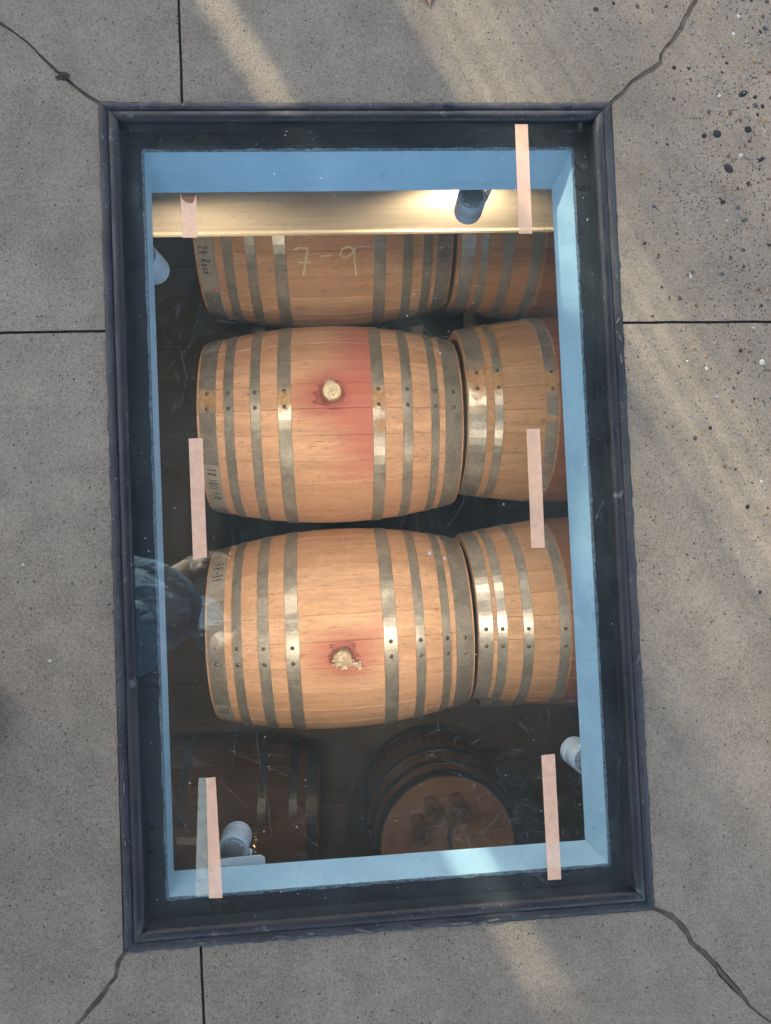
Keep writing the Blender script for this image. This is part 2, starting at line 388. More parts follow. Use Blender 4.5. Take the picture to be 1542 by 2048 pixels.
v, f = ring(-E_ + .003, E_ - .003, -E_ + .003, E_ - .003, -400, 400, -400, 400, -.008)
tag(obj('ground', v, f, M['concrete']), kind='structure')

# pebbles cut flush in the worn concrete at the upper right
pcols = [(.026, .024, .025), (.034, .027, .025), (.06, .036, .027), (.12, .064, .034), (.18, .12, .065), (.16, .15, .13), (.065, .06, .058), (.34, .31, .26)]
pm = []
for i, c in enumerate(pcols): pm.append(paint_mat('pebble_%d' % i, tuple(x * .8 for x in c), tuple(x * 1.2 for x in c), .85, 90, bump=.2, spec=.05))
pmesh = []
for i in range(8):
    r = random.Random(20 + i); k = 9; v = [(0, 0, .0011)]; ph = r.uniform(0, 6)
    for rr, z in ((.7, .0009), (1.0, -.0006)):
        for j in range(k):
            a = 2 * PI * j / k; q = rr * (1 + .16 * math.sin(2 * a + ph) + r.uniform(-.07, .07)); v.append((q * math.cos(a), q * math.sin(a) * .74, z))
    f = [(0, 1 + j, 1 + (j + 1) % k) for j in range(k)] + [(1 + j, 1 + k + j, 1 + k + (j + 1) % k, 1 + (j + 1) % k) for j in range(k)]
    pmesh.append((v, f))
pm_mesh = {}
def pebble(x, y, r, ci, shape, rz):
    key = (ci, shape)
    if key not in pm_mesh: pm_mesh[key] = mesh('pebble', pmesh[shape][0], pmesh[shape][1], pm[ci], True)
    o = link(bpy.data.objects.new('pebble', pm_mesh[key]), pave); o.location = (x, y, 0); o.rotation_euler = (0, 0, rz); o.scale = (r, r, .8)
rp = random.Random(4)
for (x, y, r, ci) in [(.668, .575, .0105, 1), (.652, .633, .0095, 0), (.70, .70, .009, 0), (.705, .64, .008, 0), (.630, .630, .006, 1), (.706, .725, .006, 5), (.676, .668, .006, 3), (.663, .540, .005, 4),
                      (.735, .655, .0065, 4), (.72, .68, .006, 6), (.70, .55, .005, 1), (.68, .51, .0055, 6), (.655, .52, .0055, 1), (.69, .49, .006, 6), (.725, .59, .006, 0), (.64, .67, .005, 6),
                      (.73, .77, .0055, 5), (.745, .81, .006, 6), (.70, .83, .004, 7), (.69, .80, .004, 7), (.46, .84, .006, 2), (.49, .85, .004, 0), (.53, .845, .005, 6), (.705, .255, .0062, 7), (.67, .275, .005, 2), (.685, .273, .004, 3), (.60, .35, .004, 3),
                      (-.465, -.02, .0028, 7), (-.43, -.165, .0030, 7), (.58, .26, .003, 7), (.61, .25, .003, 7)]:
    pebble(x, y, r, ci, rp.randrange(8), rp.uniform(0, 6))
for i in range(70):      # loose grit gathered along the frame and the joints
    k = rp.randrange(4); t = rp.random(); e = abs(rp.gauss(0, .012)) + .002
    x, y = ((FX0 + t * (FX1 - FX0), FY1 + e), (FX0 + t * (FX1 - FX0), FY0 - e), (FX0 - e, FY0 + t * (FY1 - FY0)), (FX1 + e, FY0 + t * (FY1 - FY0)))[k]
    pebble(x, y, rp.uniform(.0009, .0018), rp.choice((0, 1, 2, 5, 6, 7)), rp.randrange(8), rp.uniform(0, 6))
# mossy dirt packed into the upper left crack
rm_ = random.Random(5); v = [(-.386, .7255, .0022)]; N_ = 16
for i in range(N_):
    a = 2 * PI * i / N_; q = rm_.uniform(.6, 1.25); v.append((-.386 + .0125 * q * math.cos(a), .7255 + .0085 * q * math.sin(a), -.0004))
M['moss'] = paint_mat('mossy_dirt', (.020, .020, .012), (.055, .046, .030), .95, 200, bump=1., spec=.05)
obj('moss_clump', v, [(0, 1 + i, 1 + (i + 1) % N_) for i in range(N_)], M['moss'], pave)
cnt = 0
while cnt < 250:
    x = rp.uniform(.50, .80); y = rp.uniform(-.25, .9)
    k = max(0, min(1, (x - .50) / .2)) * max(0, min(1, (y + .25) / .6))
    if y > .74 and x > .3: k = max(k, .5)
    if rp.random() > k: continue
    t = (x - .475) - .0
    pebble(x, y, rp.choice((.0022, .0026, .003, .0034, .004, .005)), rp.choice((0, 1, 2, 2, 3, 4, 4, 5, 5, 6, 6, 7)), rp.randrange(8), rp.uniform(0, 6)); cnt += 1

# ------------------------------------------------------------------ floor window
win = empty('floor_window', (0.07, .04, 0))
tag(win, 'rectangular walk-on glass floor window in dark grey frame set in concrete', 'window')
win_off = Vector(win.location)
def wobj(name, v, f, m, smooth=False, parent=win, jitter=0):
    o = obj(name, [Vector(p) - win_off for p in v], f, m, parent, smooth); return o
def sweep_side(a, b, ins_a, ins_b, prof, nseg=1, noise_fn=None):
    """prof: (inset from the outer edge, z). Mitred at both ends; a->b along the outer edge, interior on the left."""
    a = Vector((*a, 0)); b = Vector((*b, 0)); d = (b - a).normalized(); nrm = Vector((-d.y, d.x, 0)); L = (b - a).length
    v = []; f = []; k = len(prof)
    for i in range(nseg + 1):
        t = i / nseg
        for q, (ins, z) in enumerate(prof):
            s0 = ins * ins_a; s1 = L - ins * ins_b
            s = s0 + (s1 - s0) * t
            dz, di = noise_fn(t, q) if noise_fn else (0, 0)
            v.append(a + d * s + nrm * (ins + di) + Vector((0, 0, z + dz)))
    for i in range(nseg):
        for q in range(k - 1): f.append((i * k + q, (i + 1) * k + q, (i + 1) * k + q + 1, i * k + q + 1))
    f.append(tuple(range(k))); f.append(tuple(nseg * k + q for q in range(k)))
    return v, f
sides = [((FX0, FY0), (FX1, FY0)), ((FX1, FY0), (FX1, FY1)), ((FX1, FY1), (FX0, FY1)), ((FX0, FY1), (FX0, FY0))]
rail_prof = [(.0135, -.030), (.0135, .0030), (.0150, .0040), (.0175, .0060), (.0205, .0072), (.0240, .0074), (.0270, .0066), (.0292, .0048), (.0302, .0008), (.0302, -.030)]
for si, (a, b) in enumerate(sides):
    r = random.Random(60 + si); ph = [r.uniform(0, 6) for _ in range(4)]
    v, f = sweep_side(a, b, 1, 1, rail_prof, 40, lambda t, q, ph=ph: (.0004 * math.sin(t * 31 + ph[0]) if 2 < q < 8 else 0, 0))
    fr_ = wobj('frame_rail', v, f, [M['frame'], M['ledge']], True)
    for p_ in fr_.data.polygons: p_.material_index = 1 if p_.center.z < -.002 else 0
    def bn(t, q, ph=ph, r=r):
        e = .0012 * math.sin(t * 57 + ph[1]) + .0010 * math.sin(t * 143 + ph[2]) + r.uniform(-.0008, .0008)
        if q in (1, 2): return (r.uniform(-.0004, .0006), -abs(e) * .9 if q == 1 else 0)
        return (r.uniform(-.0004, .0005) if q in (3, 4, 5) else 0, 0)
    v, f = sweep_side(a, b, 1, 1, [(.0, -.030), (.0, .0010), (.0030, .0036), (.0070, .0046), (.0105, .0042), (.0133, .0028), (.0133, -.030)], 150, bn)
    wobj('sealant_bead', v, f, M['seal'], True)
# curled flakes of old sealant along the outer edge
def flake(x, y, L, wd, rz, seed):
    r = random.Random(seed); n = 7; v = []; f = []
    for i in range(n):
        t = i / (n - 1); ww = wd * math.sin(PI * (.12 + .76 * t)) * r.uniform(.7, 1.2)
        for s in (-1, 0, 1):
            v.append((L * (t - .5), s * ww * .5, .0044 + (.0018 if s else .0006) * r.uniform(.4, 1.3)))
    for i in range(n - 1):
        for s in range(2): f.append((i * 3 + s, i * 3 + s + 1, i * 3 + s + 4, i * 3 + s + 3))
    Mx = Matrix.Translation((x, y, 0)) @ Matrix.Rotation(rz, 4, 'Z')
    wobj('sealant_flake', [Mx @ Vector(p) for p in v], f, M['flake'])
rf = random.Random(12)
for (x, y) in [(.468, .40), (.466, .327), (.468, .30), (.468, .265), (.466, .19), (.470, -.21), (.469, -.30), (.468, -.36)]: flake(x, y, rf.uniform(.010, .022), .004, PI / 2 + rf.uniform(-.5, .5), rf.random())
for (x, y) in [(-.328, .63), (-.326, .585), (-.327, .55), (-.326, -.08), (-.326, -.19), (-.327, -.33), (-.326, -.36), (-.326, -.44), (-.328, -.52)]: flake(x, y, rf.uniform(.012, .026), .0035, PI / 2 + rf.uniform(-.5, .5), rf.random())
for (x, y) in [(-.315, .676), (-.28, .677), (-.25, .678), (.18, .679), (.21, .678), (.40, .677)]: flake(x, y, rf.uniform(.012, .024), .0035, rf.uniform(-.3, .3), rf.random())
for (x, y) in [(-.10, -.594), (-.06, -.592), (0.02, -.594), (.10, -.597), (.17, -.595), (.20, -.598), (.22, -.594), (-.22, -.593), (.30, -.594)]: flake(x, y, rf.uniform(.014, .034), .0045, rf.uniform(-.25, .25), rf.random())
# glass
GX0, GX1, GY0, GY1 = FX0 + .024, FX1 - .024, FY0 + .024, FY1 - .024
gtop, gclear = glass_mats()
vb = [(x, y, z) for z in (-.0255, -.0005) for x, y in ((GX0, GY0), (GX1, GY0), (GX1, GY1), (GX0, GY1))]
pane = wobj('glass_pane', vb, [(4, 5, 6, 7), (3, 2, 1, 0), (0, 1, 5, 4), (1, 2, 6, 5), (2, 3, 7, 6), (3, 0, 4, 7)], [gtop, gclear])
for p in pane.data.polygons: p.material_index = 0 if p.normal.z > .5 else 1
# black ledge under the glass, from the frame to the reveal
RT = (-.2755, .4180, -.5405, .6240)       # reveal, upper opening, z -.030
RB = (-.2754, .3959, -.5193, .5795)       # reveal, lower opening, z -.075
ox0, ox1, oy0, oy1 = FX0 + .012, FX1 - .012, FY0 + .012, FY1 - .012
def trap(p): return p
quads = [[(ox0, oy0), (ox1, oy0), (RT[1], RT[2]), (RT[0], RT[2])], [(ox1, oy0), (ox1, oy1), (RT[1], RT[3]), (RT[1], RT[2])],
         [(ox1, oy1), (ox0, oy1), (RT[0], RT[3]), (RT[1], RT[3])], [(ox0, oy1), (ox0, oy0), (RT[0], RT[2]), (RT[0], RT[3])]]
for q in quads:
    v = [(x, y, -.0285) for x, y in q] + [(x, y, -.045) for x, y in q]
    wobj('glazing_ledge', v, [(0, 1, 2, 3), (7, 6, 5, 4), (0, 4, 5, 1), (1, 5, 6, 2), (2, 6, 7, 3), (3, 7, 4, 0)], M['ledge'])
# rubber setting blocks seen through the glass
def blockpatch(cx, cy, wx, wy, seed, sq=False):
    r = random.Random(seed); n = 14; v = []
    for i in range(n):
        a = 2 * PI * i / n; k = r.uniform(.85, 1.1); ca, sa = math.cos(a), math.sin(a)
        e = .35 if sq else 1.0
        v.append((cx + wx * math.copysign(abs(ca) ** e, ca) * k, cy + wy * math.copysign(abs(sa) ** e, sa) * k, -.0262))
    v += [(x, y, -.0283) for x, y, z in v]
    f = [tuple(range(n))] + [(i, (i + 1) % n, n + (i + 1) % n, n + i) for i in range(n)]
    wobj('setting_block', v, f, M['block'])
blockpatch(.4335, .605, .013, .017, 1); blockpatch(.4335, .570, .013, .016, 2); blockpatch(.372, .638, .020, .012, 3, True)
blockpatch(-.185, -.556, .026, .011, 4, True); blockpatch(.345, -.556, .028, .010, 5, True); blockpatch(.431, -.495, .011, .030, 6)
blockpatch(-.294, -.47, .009, .045, 7, True); blockpatch(-.20, .637, .055, .0125, 8, True); blockpatch(-.293, .555, .012, .026, 9)
# reveal boards, mitred, slightly battered edge
TH = .020
def board(tA, tB, bA, bB, out):
    o = Vector((*out, 0)) * TH
    pts = [Vector((*tA, -.030)), Vector((*tB, -.030)), Vector((*bB, -.075)), Vector((*bA, -.075))]
    ext = Vector((out[1], -out[0], 0)) * TH
    back = [p + o for p in pts]
    d = (pts[1] - pts[0]).normalized() * TH
    back[0] -= d; back[3] -= d; back[1] += d; back[2] += d
    v = pts + back
    wobj('reveal_board', v, [(0, 1, 2, 3), (7, 6, 5, 4), (0, 4, 5, 1), (1, 5, 6, 2), (2, 6, 7, 3), (3, 7, 4, 0)], M['reveal'])
board((RT[0], RT[2]), (RT[1], RT[2]), (RB[0], RB[2]), (RB[1], RB[2]), (0, -1))
board((RT[1], RT[2]), (RT[1], RT[3]), (RB[1], RB[2]), (RB[1], RB[3]), (1, 0))
board((RT[1], RT[3]), (RT[0], RT[3]), (RB[1], RB[3]), (RB[0], RB[3]), (0, 1))
board((RT[0], RT[3]), (RT[0], RT[2]), (RB[0], RB[3]), (RB[0], RB[2]), (-1, 0))
def caulk(a, b, inward, seed):
    r = random.Random(seed); n = 110; v = []; f = []; a = Vector((*a, 0)); b = Vector((*b, 0)); i_ = Vector((*inward, 0))
    for k in range(n + 1):
        p = a.lerp(b, k / n); e = r.uniform(.0004, .0022) + .0008 * math.sin(k * .7)
        v += [p - i_ * .0015 - i_ * e * .8 + Vector((0, 0, -.0275)), p + i_ * (.0006 + e * .3) + Vector((0, 0, -.0272)), p + i_ * .0004 + Vector((0, 0, -.034))]
    for k in range(n):
        for q in range(2): f.append((k * 3 + q, k * 3 + 3 + q, k * 3 + 4 + q, k * 3 + 1 + q))
    wobj('caulk_bead', v, f, M['caulk'])
caulk((RT[0], RT[2]), (RT[1], RT[2]), (0, 1), 1); caulk((RT[1], RT[2]), (RT[1], RT[3]), (-1, 0), 2)
caulk((RT[1], RT[3]), (RT[0], RT[3]), (0, -1), 3); caulk((RT[0], RT[3]), (RT[0], RT[2]), (1, 0), 4)
# scratches and dust on the glass
def ribbon_xy(mb, pts, wd, z):
    n = len(mb.v)
    for i, p in enumerate(pts):
        a = pts[max(0, i - 1)]; b = pts[min(len(pts) - 1, i + 1)]; L = math.hypot(b[0] - a[0], b[1] - a[1]) or 1
        nx, ny = -(b[1] - a[1]) / L * wd / 2, (b[0] - a[0]) / L * wd / 2
        mb.v += [Vector((p[0] + nx, p[1] + ny, z)), Vector((p[0] - nx, p[1] - ny, z))]
    for i in range(len(pts) - 1): mb.f.append((n + 2 * i, n + 2 * i + 1, n + 2 * i + 3, n + 2 * i + 2))
rs = random.Random(31); mb = MB()
for i in range(900):
    if i < 220: cx, cy = rs.gauss(.30, .11), rs.gauss(-.40, .10)
    elif i < 320: cx, cy = rs.gauss(-.18, .06), rs.gauss(.30, .14)
    elif i < 430: cx, cy = rs.gauss(.33, .07), rs.gauss(.45, .12)
    else: cx, cy = rs.uniform(GX0, GX1), rs.uniform(GY0, GY1)
    L = rs.choice((.006, .010, .012, .016, .024, .034, .055)); a = rs.uniform(0, PI); k = rs.uniform(-9, 9)
    pts = []
    for j in range(6):
        t = (j / 5 - .5) * L; aa = a + k * t
        pts.append((cx + math.cos(aa) * t, cy + math.sin(aa) * t))
    if all(GX0 + .008 < x < GX1 - .008 and GY0 + .008 < y < GY1 - .008 for x, y in pts):
        ribbon_xy(mb, pts, rs.uniform(.0002, .00055), .0002)
for pts in ([(-.27, -.30), (-.24, -.32), (-.20, -.345), (-.16, -.385), (-.145, -.40)], [(-.262, -.36), (-.25, -.40), (-.235, -.43), (-.232, -.445)],
            [(.04, .455), (.16, .452)], [(-.27, -.28), (-.215, -.33)], [(-.175, -.31), (-.12, -.34), (-.08, -.36)], [(-.13, -.28), (-.125, -.34), (-.115, -.40), (-.112, -.45)]):
    ribbon_xy(mb, pts, .0005, .0002)
sc = mb.obj('scratches', M['scratch'], pane); sc.location = -win_off; sc['kind'] = 'stuff'
mb = MB()
for i in range(620):
    x, y = rs.uniform(GX0 + .008, GX1 - .008), rs.uniform(GY0 + .008, GY1 - .008); r = abs(rs.gauss(0, .00055)) + .00025
    if rs.random() < .03: r *= 2.4
    n = len(mb.v); mb.v += [Vector((x + r * math.cos(a) * rs.uniform(.6, 1.2), y + r * math.sin(a), .0003)) for a in (0, 1.26, 2.51, 3.77, 5.03)]; mb.f.append(tuple(n + q for q in range(5)))
du = mb.obj('dust_specks', M['dust'], pane); du.location = -win_off; du['kind'] = 'stuff'

# ------------------------------------------------------------------ grip strips stuck on the glass
def strip(name, quad, m, label, th=.0006, z=.0006, rough_ends=()):
    c = Vector((sum(p[0] for p in quad) / 4, sum(p[1] for p in quad) / 4, z))
    bm = bmesh.new(); q = [bm.verts.new((p[0] - c.x, p[1] - c.y, 0)) for p in quad]
    # rows across so that the ends can be torn
    bm.free(); v = []; f = []; n = 24; r = random.Random(len(label)); cols = 6
    for i in range(n + 1):
        t = i / n
        for k in range(cols + 1):
            s = k / cols; top = Vector(quad[0]).lerp(Vector(quad[1]), s); bot = Vector(quad[3]).lerp(Vector(quad[2]), s); p = top.lerp(bot, t)
            if 'top' in rough_ends and i == 0: p = p.lerp(bot, .20 * (1 - abs(2 * s - 1) ** 3) + r.uniform(-.03, .03))
            if rough_ends and 0 < k < cols and i == 0: p.y += r.uniform(-.002, .002)
            v.append((p.x - c.x, p.y - c.y, th))
    for i in range(n):
        for k in range(cols): a = i * (cols + 1) + k; f.append((a, a + 1, a + cols + 2, a + cols + 1))
    o = obj(name, v, f, m); o.location = c
    tag(o, label, 'grip strip', 'grip strips on the glass'); return o
strip('grip_strip', [(-.214, .5386), (-.1904, .5386), (-.1904, .4718), (-.2139, .4721)], M['strip'], 'short torn peach grip strip over the cream beam, upper left of the glass', rough_ends=('top',))
strip('grip_strip', [(.3163, .6490), (.3372, .6490), (.3357, .4710), (.3138, .4713)], M['strip'], 'peach grip strip running from the top frame down past the lamp')
strip('grip_strip', [(-.2146, .1611), (-.1935, .1611), (-.1931, -.0214), (-.2141, -.0227)], M['strip'], 'peach grip strip left of the middle barrel, ending at the reflected head')
strip('grip_strip', [(.3103, .1585), (.3320, .1586), (.3304, -.0294), (.3088, -.0292)], M['strip'], 'peach grip strip over the right-hand barrel of the middle row')
strip('grip_strip', [(-.2060, -.3525), (-.1920, -.3518), (-.1879, -.5315), (-.2079, -.5307)], M['strip'], 'pinker grip strip of the crossed pair at the lower left of the glass', z=.0012)
strip('grip_strip', [(-.2172, -.3516), (-.1985, -.3527), (-.2040, -.5271), (-.2284, -.5269)], M['strip_cream'], 'paler cream grip strip lying under the pinker one at lower left')
strip('grip_strip', [(.3083, -.3518), (.3298, -.3509), (.3301, -.5435), (.3088, -.5434)], M['strip'], 'peach grip strip at the lower right corner of the glass')

# ------------------------------------------------------------------ cellar shell
CX0, CX1, CY0, CY1, FZ = -2.6, 3.4, -3.2, 3.0, -2.96
CEIL = -.077
v, f = ring(RB[0] - .010, RB[1] + .010, RB[2] - .010, RB[3] + .010, CX0, CX1, CY0, CY1, CEIL)
tag(obj('cellar_ceiling', v, f, M['cellar_ceiling']), kind='structure')
tag(MB().box(CX0, CX1, CY0, CY1, FZ - .1, FZ).obj('cellar_floor', M['cellar_floor']), kind='structure')
for nm, b in (('cellar_wall_left', (CX0 - .1, CX0, CY0, CY1)), ('cellar_wall_right', (CX1, CX1 + .1, CY0, CY1)), ('cellar_wall_front', (CX0, CX1, CY0 - .1, CY0)), ('cellar_wall_back', (CX0, CX1, CY1, CY1 + .1))):
    tag(MB().box(*b, FZ - .1, CEIL + .01).obj(nm, M['cellar_wall']), kind='structure')
# concrete topping between pavement and ceiling keeps daylight out of the cellar
bm_ = MB().box(CX0, CX1, .70, .96, -.525, CEIL - .001)
o = bm_.obj('ceiling_beam', M['beam']); tag(o, 'cream painted beam under the upper edge of the window, lit warm', 'beam')
# a chipped batten along the beam's lower edge
MB().box(CX0, CX1, .694, .7005, -.525, -.513).obj('edge_bead', M['beam'], o)

# ------------------------------------------------------------------ spot lamps
def lamp(rear, front, label, arm_side, cone=100, power=1.12):
    root = empty('spot_lamp', rear); tag(root, label, 'lamp', 'spot lamps round the window opening')
    a = Vector(rear); d = (Vector(front) - a).normalized(); q = d.to_track_quat('Z', 'Y').to_matrix().to_4x4()   # local +Z = beam direction
    mb = MB(); r = .0272
    mb.lathe([(r * .80, .0025), (r * .93, .0), (r, .003), (r, .033), (r * .975, .0338), (r * .975, .0350), (r, .0357), (r, .050), (r * .97, .056), (r * .90, .059), (r * .84, .058), (r * .82, .040), (.0, .036)], 36, q)
    body = mb.obj('lamp_body', M['lamp'], root, True)
    mb = MB(); mb.lathe([(0.0001, -.0035), (r * .45, -.0028), (r * .78, .0), (r * .82, .004)], 32, q); cap = mb.obj('perforated_cap', M['mesh_cap'], root, True)
    mb = MB()
    for i in range(-9, 10):
        for j in range(-9, 10):
            x = (i + .5 * (j % 2)) * .0044; y = j * .0038; rr = math.hypot(x, y)
            if rr < r * .74:
                z = -.0037 + .0035 * (rr / (r * .78)) ** 2.2; n = len(mb.v)
                mb.v += [q @ Vector((x + .0016 * math.cos(t), y + .0016 * math.sin(t), z - .0005)) for t in (0, 1.047, 2.094, 3.142, 4.189, 5.236)]; mb.f.append(tuple(n + k for k in range(6)))
    hs = mb.obj('vent_holes', M['lamp_dark'], cap); hs['kind'] = 'stuff'
    bulb = MB().lathe([(.0001, .0), (.012, .0), (.0125, .001), (.0001, .0012)], 20, q @ Matrix.Translation((0, 0, .044))).obj('bulb', M['bulb'], root)
    # swivel bracket up to the ceiling
    s = Vector((*arm_side, 0)).normalized(); p0 = s * (r + .003) + d * .022; up = -a.z + CEIL
    mb = MB().tube([s * (r - .004) + d * .022, p0 + s * .003], .006, 12); mb.obj('swivel_pin', M['lamp'], root)
    t = s.cross(Vector((0, 0, 1))); bp0 = s * (r + .0035)
    mb = MB()
    for k, (zz, wd) in enumerate(((-.030, .006), (up - .001, .009))):
        for e in (-1, 1):
            for dd in (0, .0025): mb.v.append(bp0 + s * dd + t * (e * wd) + Vector((0, 0, zz)))
    mb.f = [(0, 1, 3, 2), (4, 5, 7, 6), (0, 1, 5, 4), (2, 3, 7, 6), (0, 2, 6, 4), (1, 3, 7, 5)]
    mb.obj('bracket', M['lamp'], root)
    mb = MB(); cxp = bp0 * .6
    mb.lathe([(.0001, 0), (.030, 0), (.032, .002), (.032, .008), (.0001, .008)], 24, Matrix.Translation((cxp.x, cxp.y, up - .009))); mb.obj('mount_plate', M['lamp'], root)
    L = bpy.data.lights.new('spot_light', 'SPOT'); lo = link(bpy.data.objects.new('spot_light', L), root)
    L.energy = LAMP_W * power; L.color = (1.0, .79, .60); L.spot_size = math.radians(cone); L.spot_blend = 1.0; L.shadow_soft_size = .018
    lo.rotation_mode = 'QUATERNION'; lo.rotation_quaternion = d.to_track_quat('-Z', 'Y'); lo.location = d * .056
    return root
mb_, ntb, bb = mat('warm_bulb', (1, .8, .5)); bb.inputs['Emission Color'].default_value = (1, .72, .4, 1); bb.inputs['Emission Strength'].default_value = 30; M['bulb'] = mb_
lamp((.285, .628, -.200), (.286, .622, -.270), 'grey spot lamp hanging before the cream beam at the upper right', (.8, .25), 150, .72)
lamp((-.324, .523, -.200), (-.308, .512, -.270), 'white spot lamp half hidden by the left reveal beside the 7-9 barrel', (-.8, .3), 150, .85)
low_lamp = lamp((-.201, -.547, -.200), (-.199, -.538, -.270), 'grey spot lamp with perforated cap beside the crossed grip strips', (.7, -.4))
pts = [(-.207, -.528), (-.2065, -.5135), (-.202, -.5095), (-.139, -.5075), (-.132, -.512), (-.131, -.528)]
v = [Vector((x, y, z)) - low_lamp.location for z in (-.084, -.0785) for x, y in pts]
obj('base_plate', v, [(0, 1, 2, 3, 4, 5), (11, 10, 9, 8, 7, 6)] + [(k, (k + 1) % 6, 6 + (k + 1) % 6, 6 + k) for k in range(6)], M['mesh_cap'], low_lamp)
lamp((.449, -.430, -.200), (.438, -.424, -.270), 'pale spot lamp half hidden by the right reveal near the lowest strip', (.8, .3))
# ------------------------------------------------------------------ barrels
def rprof(R0, Rh, L): return lambda u: R0 - (R0 - Rh) * (abs(u) / (L / 2)) ** 2
stave_cache = {}
def stave_mesh(R0, Rh, L, n, m):
    rf_ = rprof(R0, Rh, L); k = 12; v = []; f = []; a = PI / n
    for i in range(k + 1):
        u = -L / 2 + L * i / k; r = rf_(u)
        for ang, rr in ((-a * .998, r - .0020), (-a * .965, r), (0, r), (a * .965, r), (a * .998, r - .0020), (a, r - .027), (-a, r - .027)):
            v.append((u, rr * math.sin(ang), rr * math.cos(ang)))
    K = 7
    for i in range(k):
        for q in range(K): f.append((i * K + q, i * K + (q + 1) % K, (i + 1) * K + (q + 1) % K, (i + 1) * K + q))
    f.append(tuple(range(K))); f.append(tuple(k * K + q for q in range(K)))
    me = mesh('stave', v, f, m)
    bm = bmesh.new(); bm.from_mesh(me); bmesh.ops.recalc_face_normals(bm, faces=bm.faces); bm.to_mesh(me); bm.free()
    return me
rivet_me = mesh('rivet', *[None, None], ()) if False else None
def rivet_mesh():
    mb = MB(); mb.lathe([(.0001, .0038), (.003, .0034), (.0052, .0022), (.0066, .0004), (.0070, -.001)], 12); return mesh('rivet', mb.v, mb.f, M['rivet'], True)
RIV = rivet_mesh()
def hoop(root, rf_, u0, u1, m, lap=None, name='hoop'):
    v = []; f = []; seg = 72; rows = [u0, u0 + .0012, u1 - .0012, u1]; offs = [.0010, .0026, .0026, .0010]
    for i in range(seg):
        a = 2 * PI * i / seg
        for u, o in zip(rows, offs): r = rf_(u) + o; v.append((u, r * math.sin(a), r * math.cos(a)))
        for u in (u1, u0): r = rf_(u) - .001; v.append((u, r * math.sin(a), r * math.cos(a)))
    K = 6
    for i in range(seg):
        j = (i + 1) % seg
        for q in range(K): f.append((i * K + q, j * K + q, j * K + (q + 1) % K, i * K + (q + 1) % K))
    rivs = []
    if lap:
        pe, ps, r1, r2 = [math.radians(x) for x in lap]   # rounded end, hidden end, two rivets
        n = len(v); k = 14; um = (u0 + u1) / 2; hw = (u1 - u0) / 2 - .0006
        for i in range(k + 1):
            t = i / k; a = pe + (ps - pe) * t
            for s in (-1, -.5, 0, .5, 1):
                u = um + s * hw; aa = a
                if i == 0: aa = pe + math.copysign(1, ps - pe) * .022 * abs(s) ** 2.5
                r = rf_(u) + .0026 + .0019 * (1 if i < k - 1 else .2); v.append((u, r * math.sin(aa), r * math.cos(aa)))
        for i in range(k):
            for s in range(4): f.append((n + i * 5 + s, n + i * 5 + s + 1, n + (i + 1) * 5 + s + 1, n + (i + 1) * 5 + s))
        n2 = len(v)   # the cut end of the lap
        for s in (-1, -.5, 0, .5, 1):
            u = um + s * hw; aa = pe + math.copysign(1, ps - pe) * .022 * abs(s) ** 2.5; r = rf_(u) + .0010; v.append((u, r * math.sin(aa), r * math.cos(aa)))
        for s in range(4): f.append((n + s, n2 + s, n2 + s + 1, n + s + 1))
        rivs = [(um, r1), (um, r2)]
    o = obj(name, v, f, m, root)
    for um, a in rivs:
        ro = link(bpy.data.objects.new('rivet', RIV), o); r = rf_(um) + .0046
        ro.location = (um, r * math.sin(a), r * math.cos(a)); ro.rotation_euler = (-a, 0, 0)
    return o
def surf(rf_, u, ang, off): r = rf_(u) + off; return Vector((u, r * math.sin(ang), r * math.cos(ang)))
def patch(parent, rf_, u0, u1, a0, a1, off, m, name, seed=1):
    v = []; f = []; n = 14; k = 4; r = random.Random(seed)
    for i in range(n + 1):
        for j in range(k + 1):
            u = u0 + (u1 - u0) * j / k; a = math.radians(a0 + (a1 - a0) * i / n)
            if i in (0, n): a += r.uniform(-.006, .006)
            v.append(surf(rf_, u, a, off))
    for i in range(n):
        for j in range(k): q = i * (k + 1) + j; f.append((q, q + 1, q + k + 2, q + k + 1))
    return obj(name, v, f, m, parent)
def circ(cx, cy, rx, ry, n=12, a0=90): return [(cx + rx * math.cos(math.radians(a0 + 360 * i / n)), cy + ry * math.sin(math.radians(a0 + 360 * i / n))) for i in range(n + 1)]
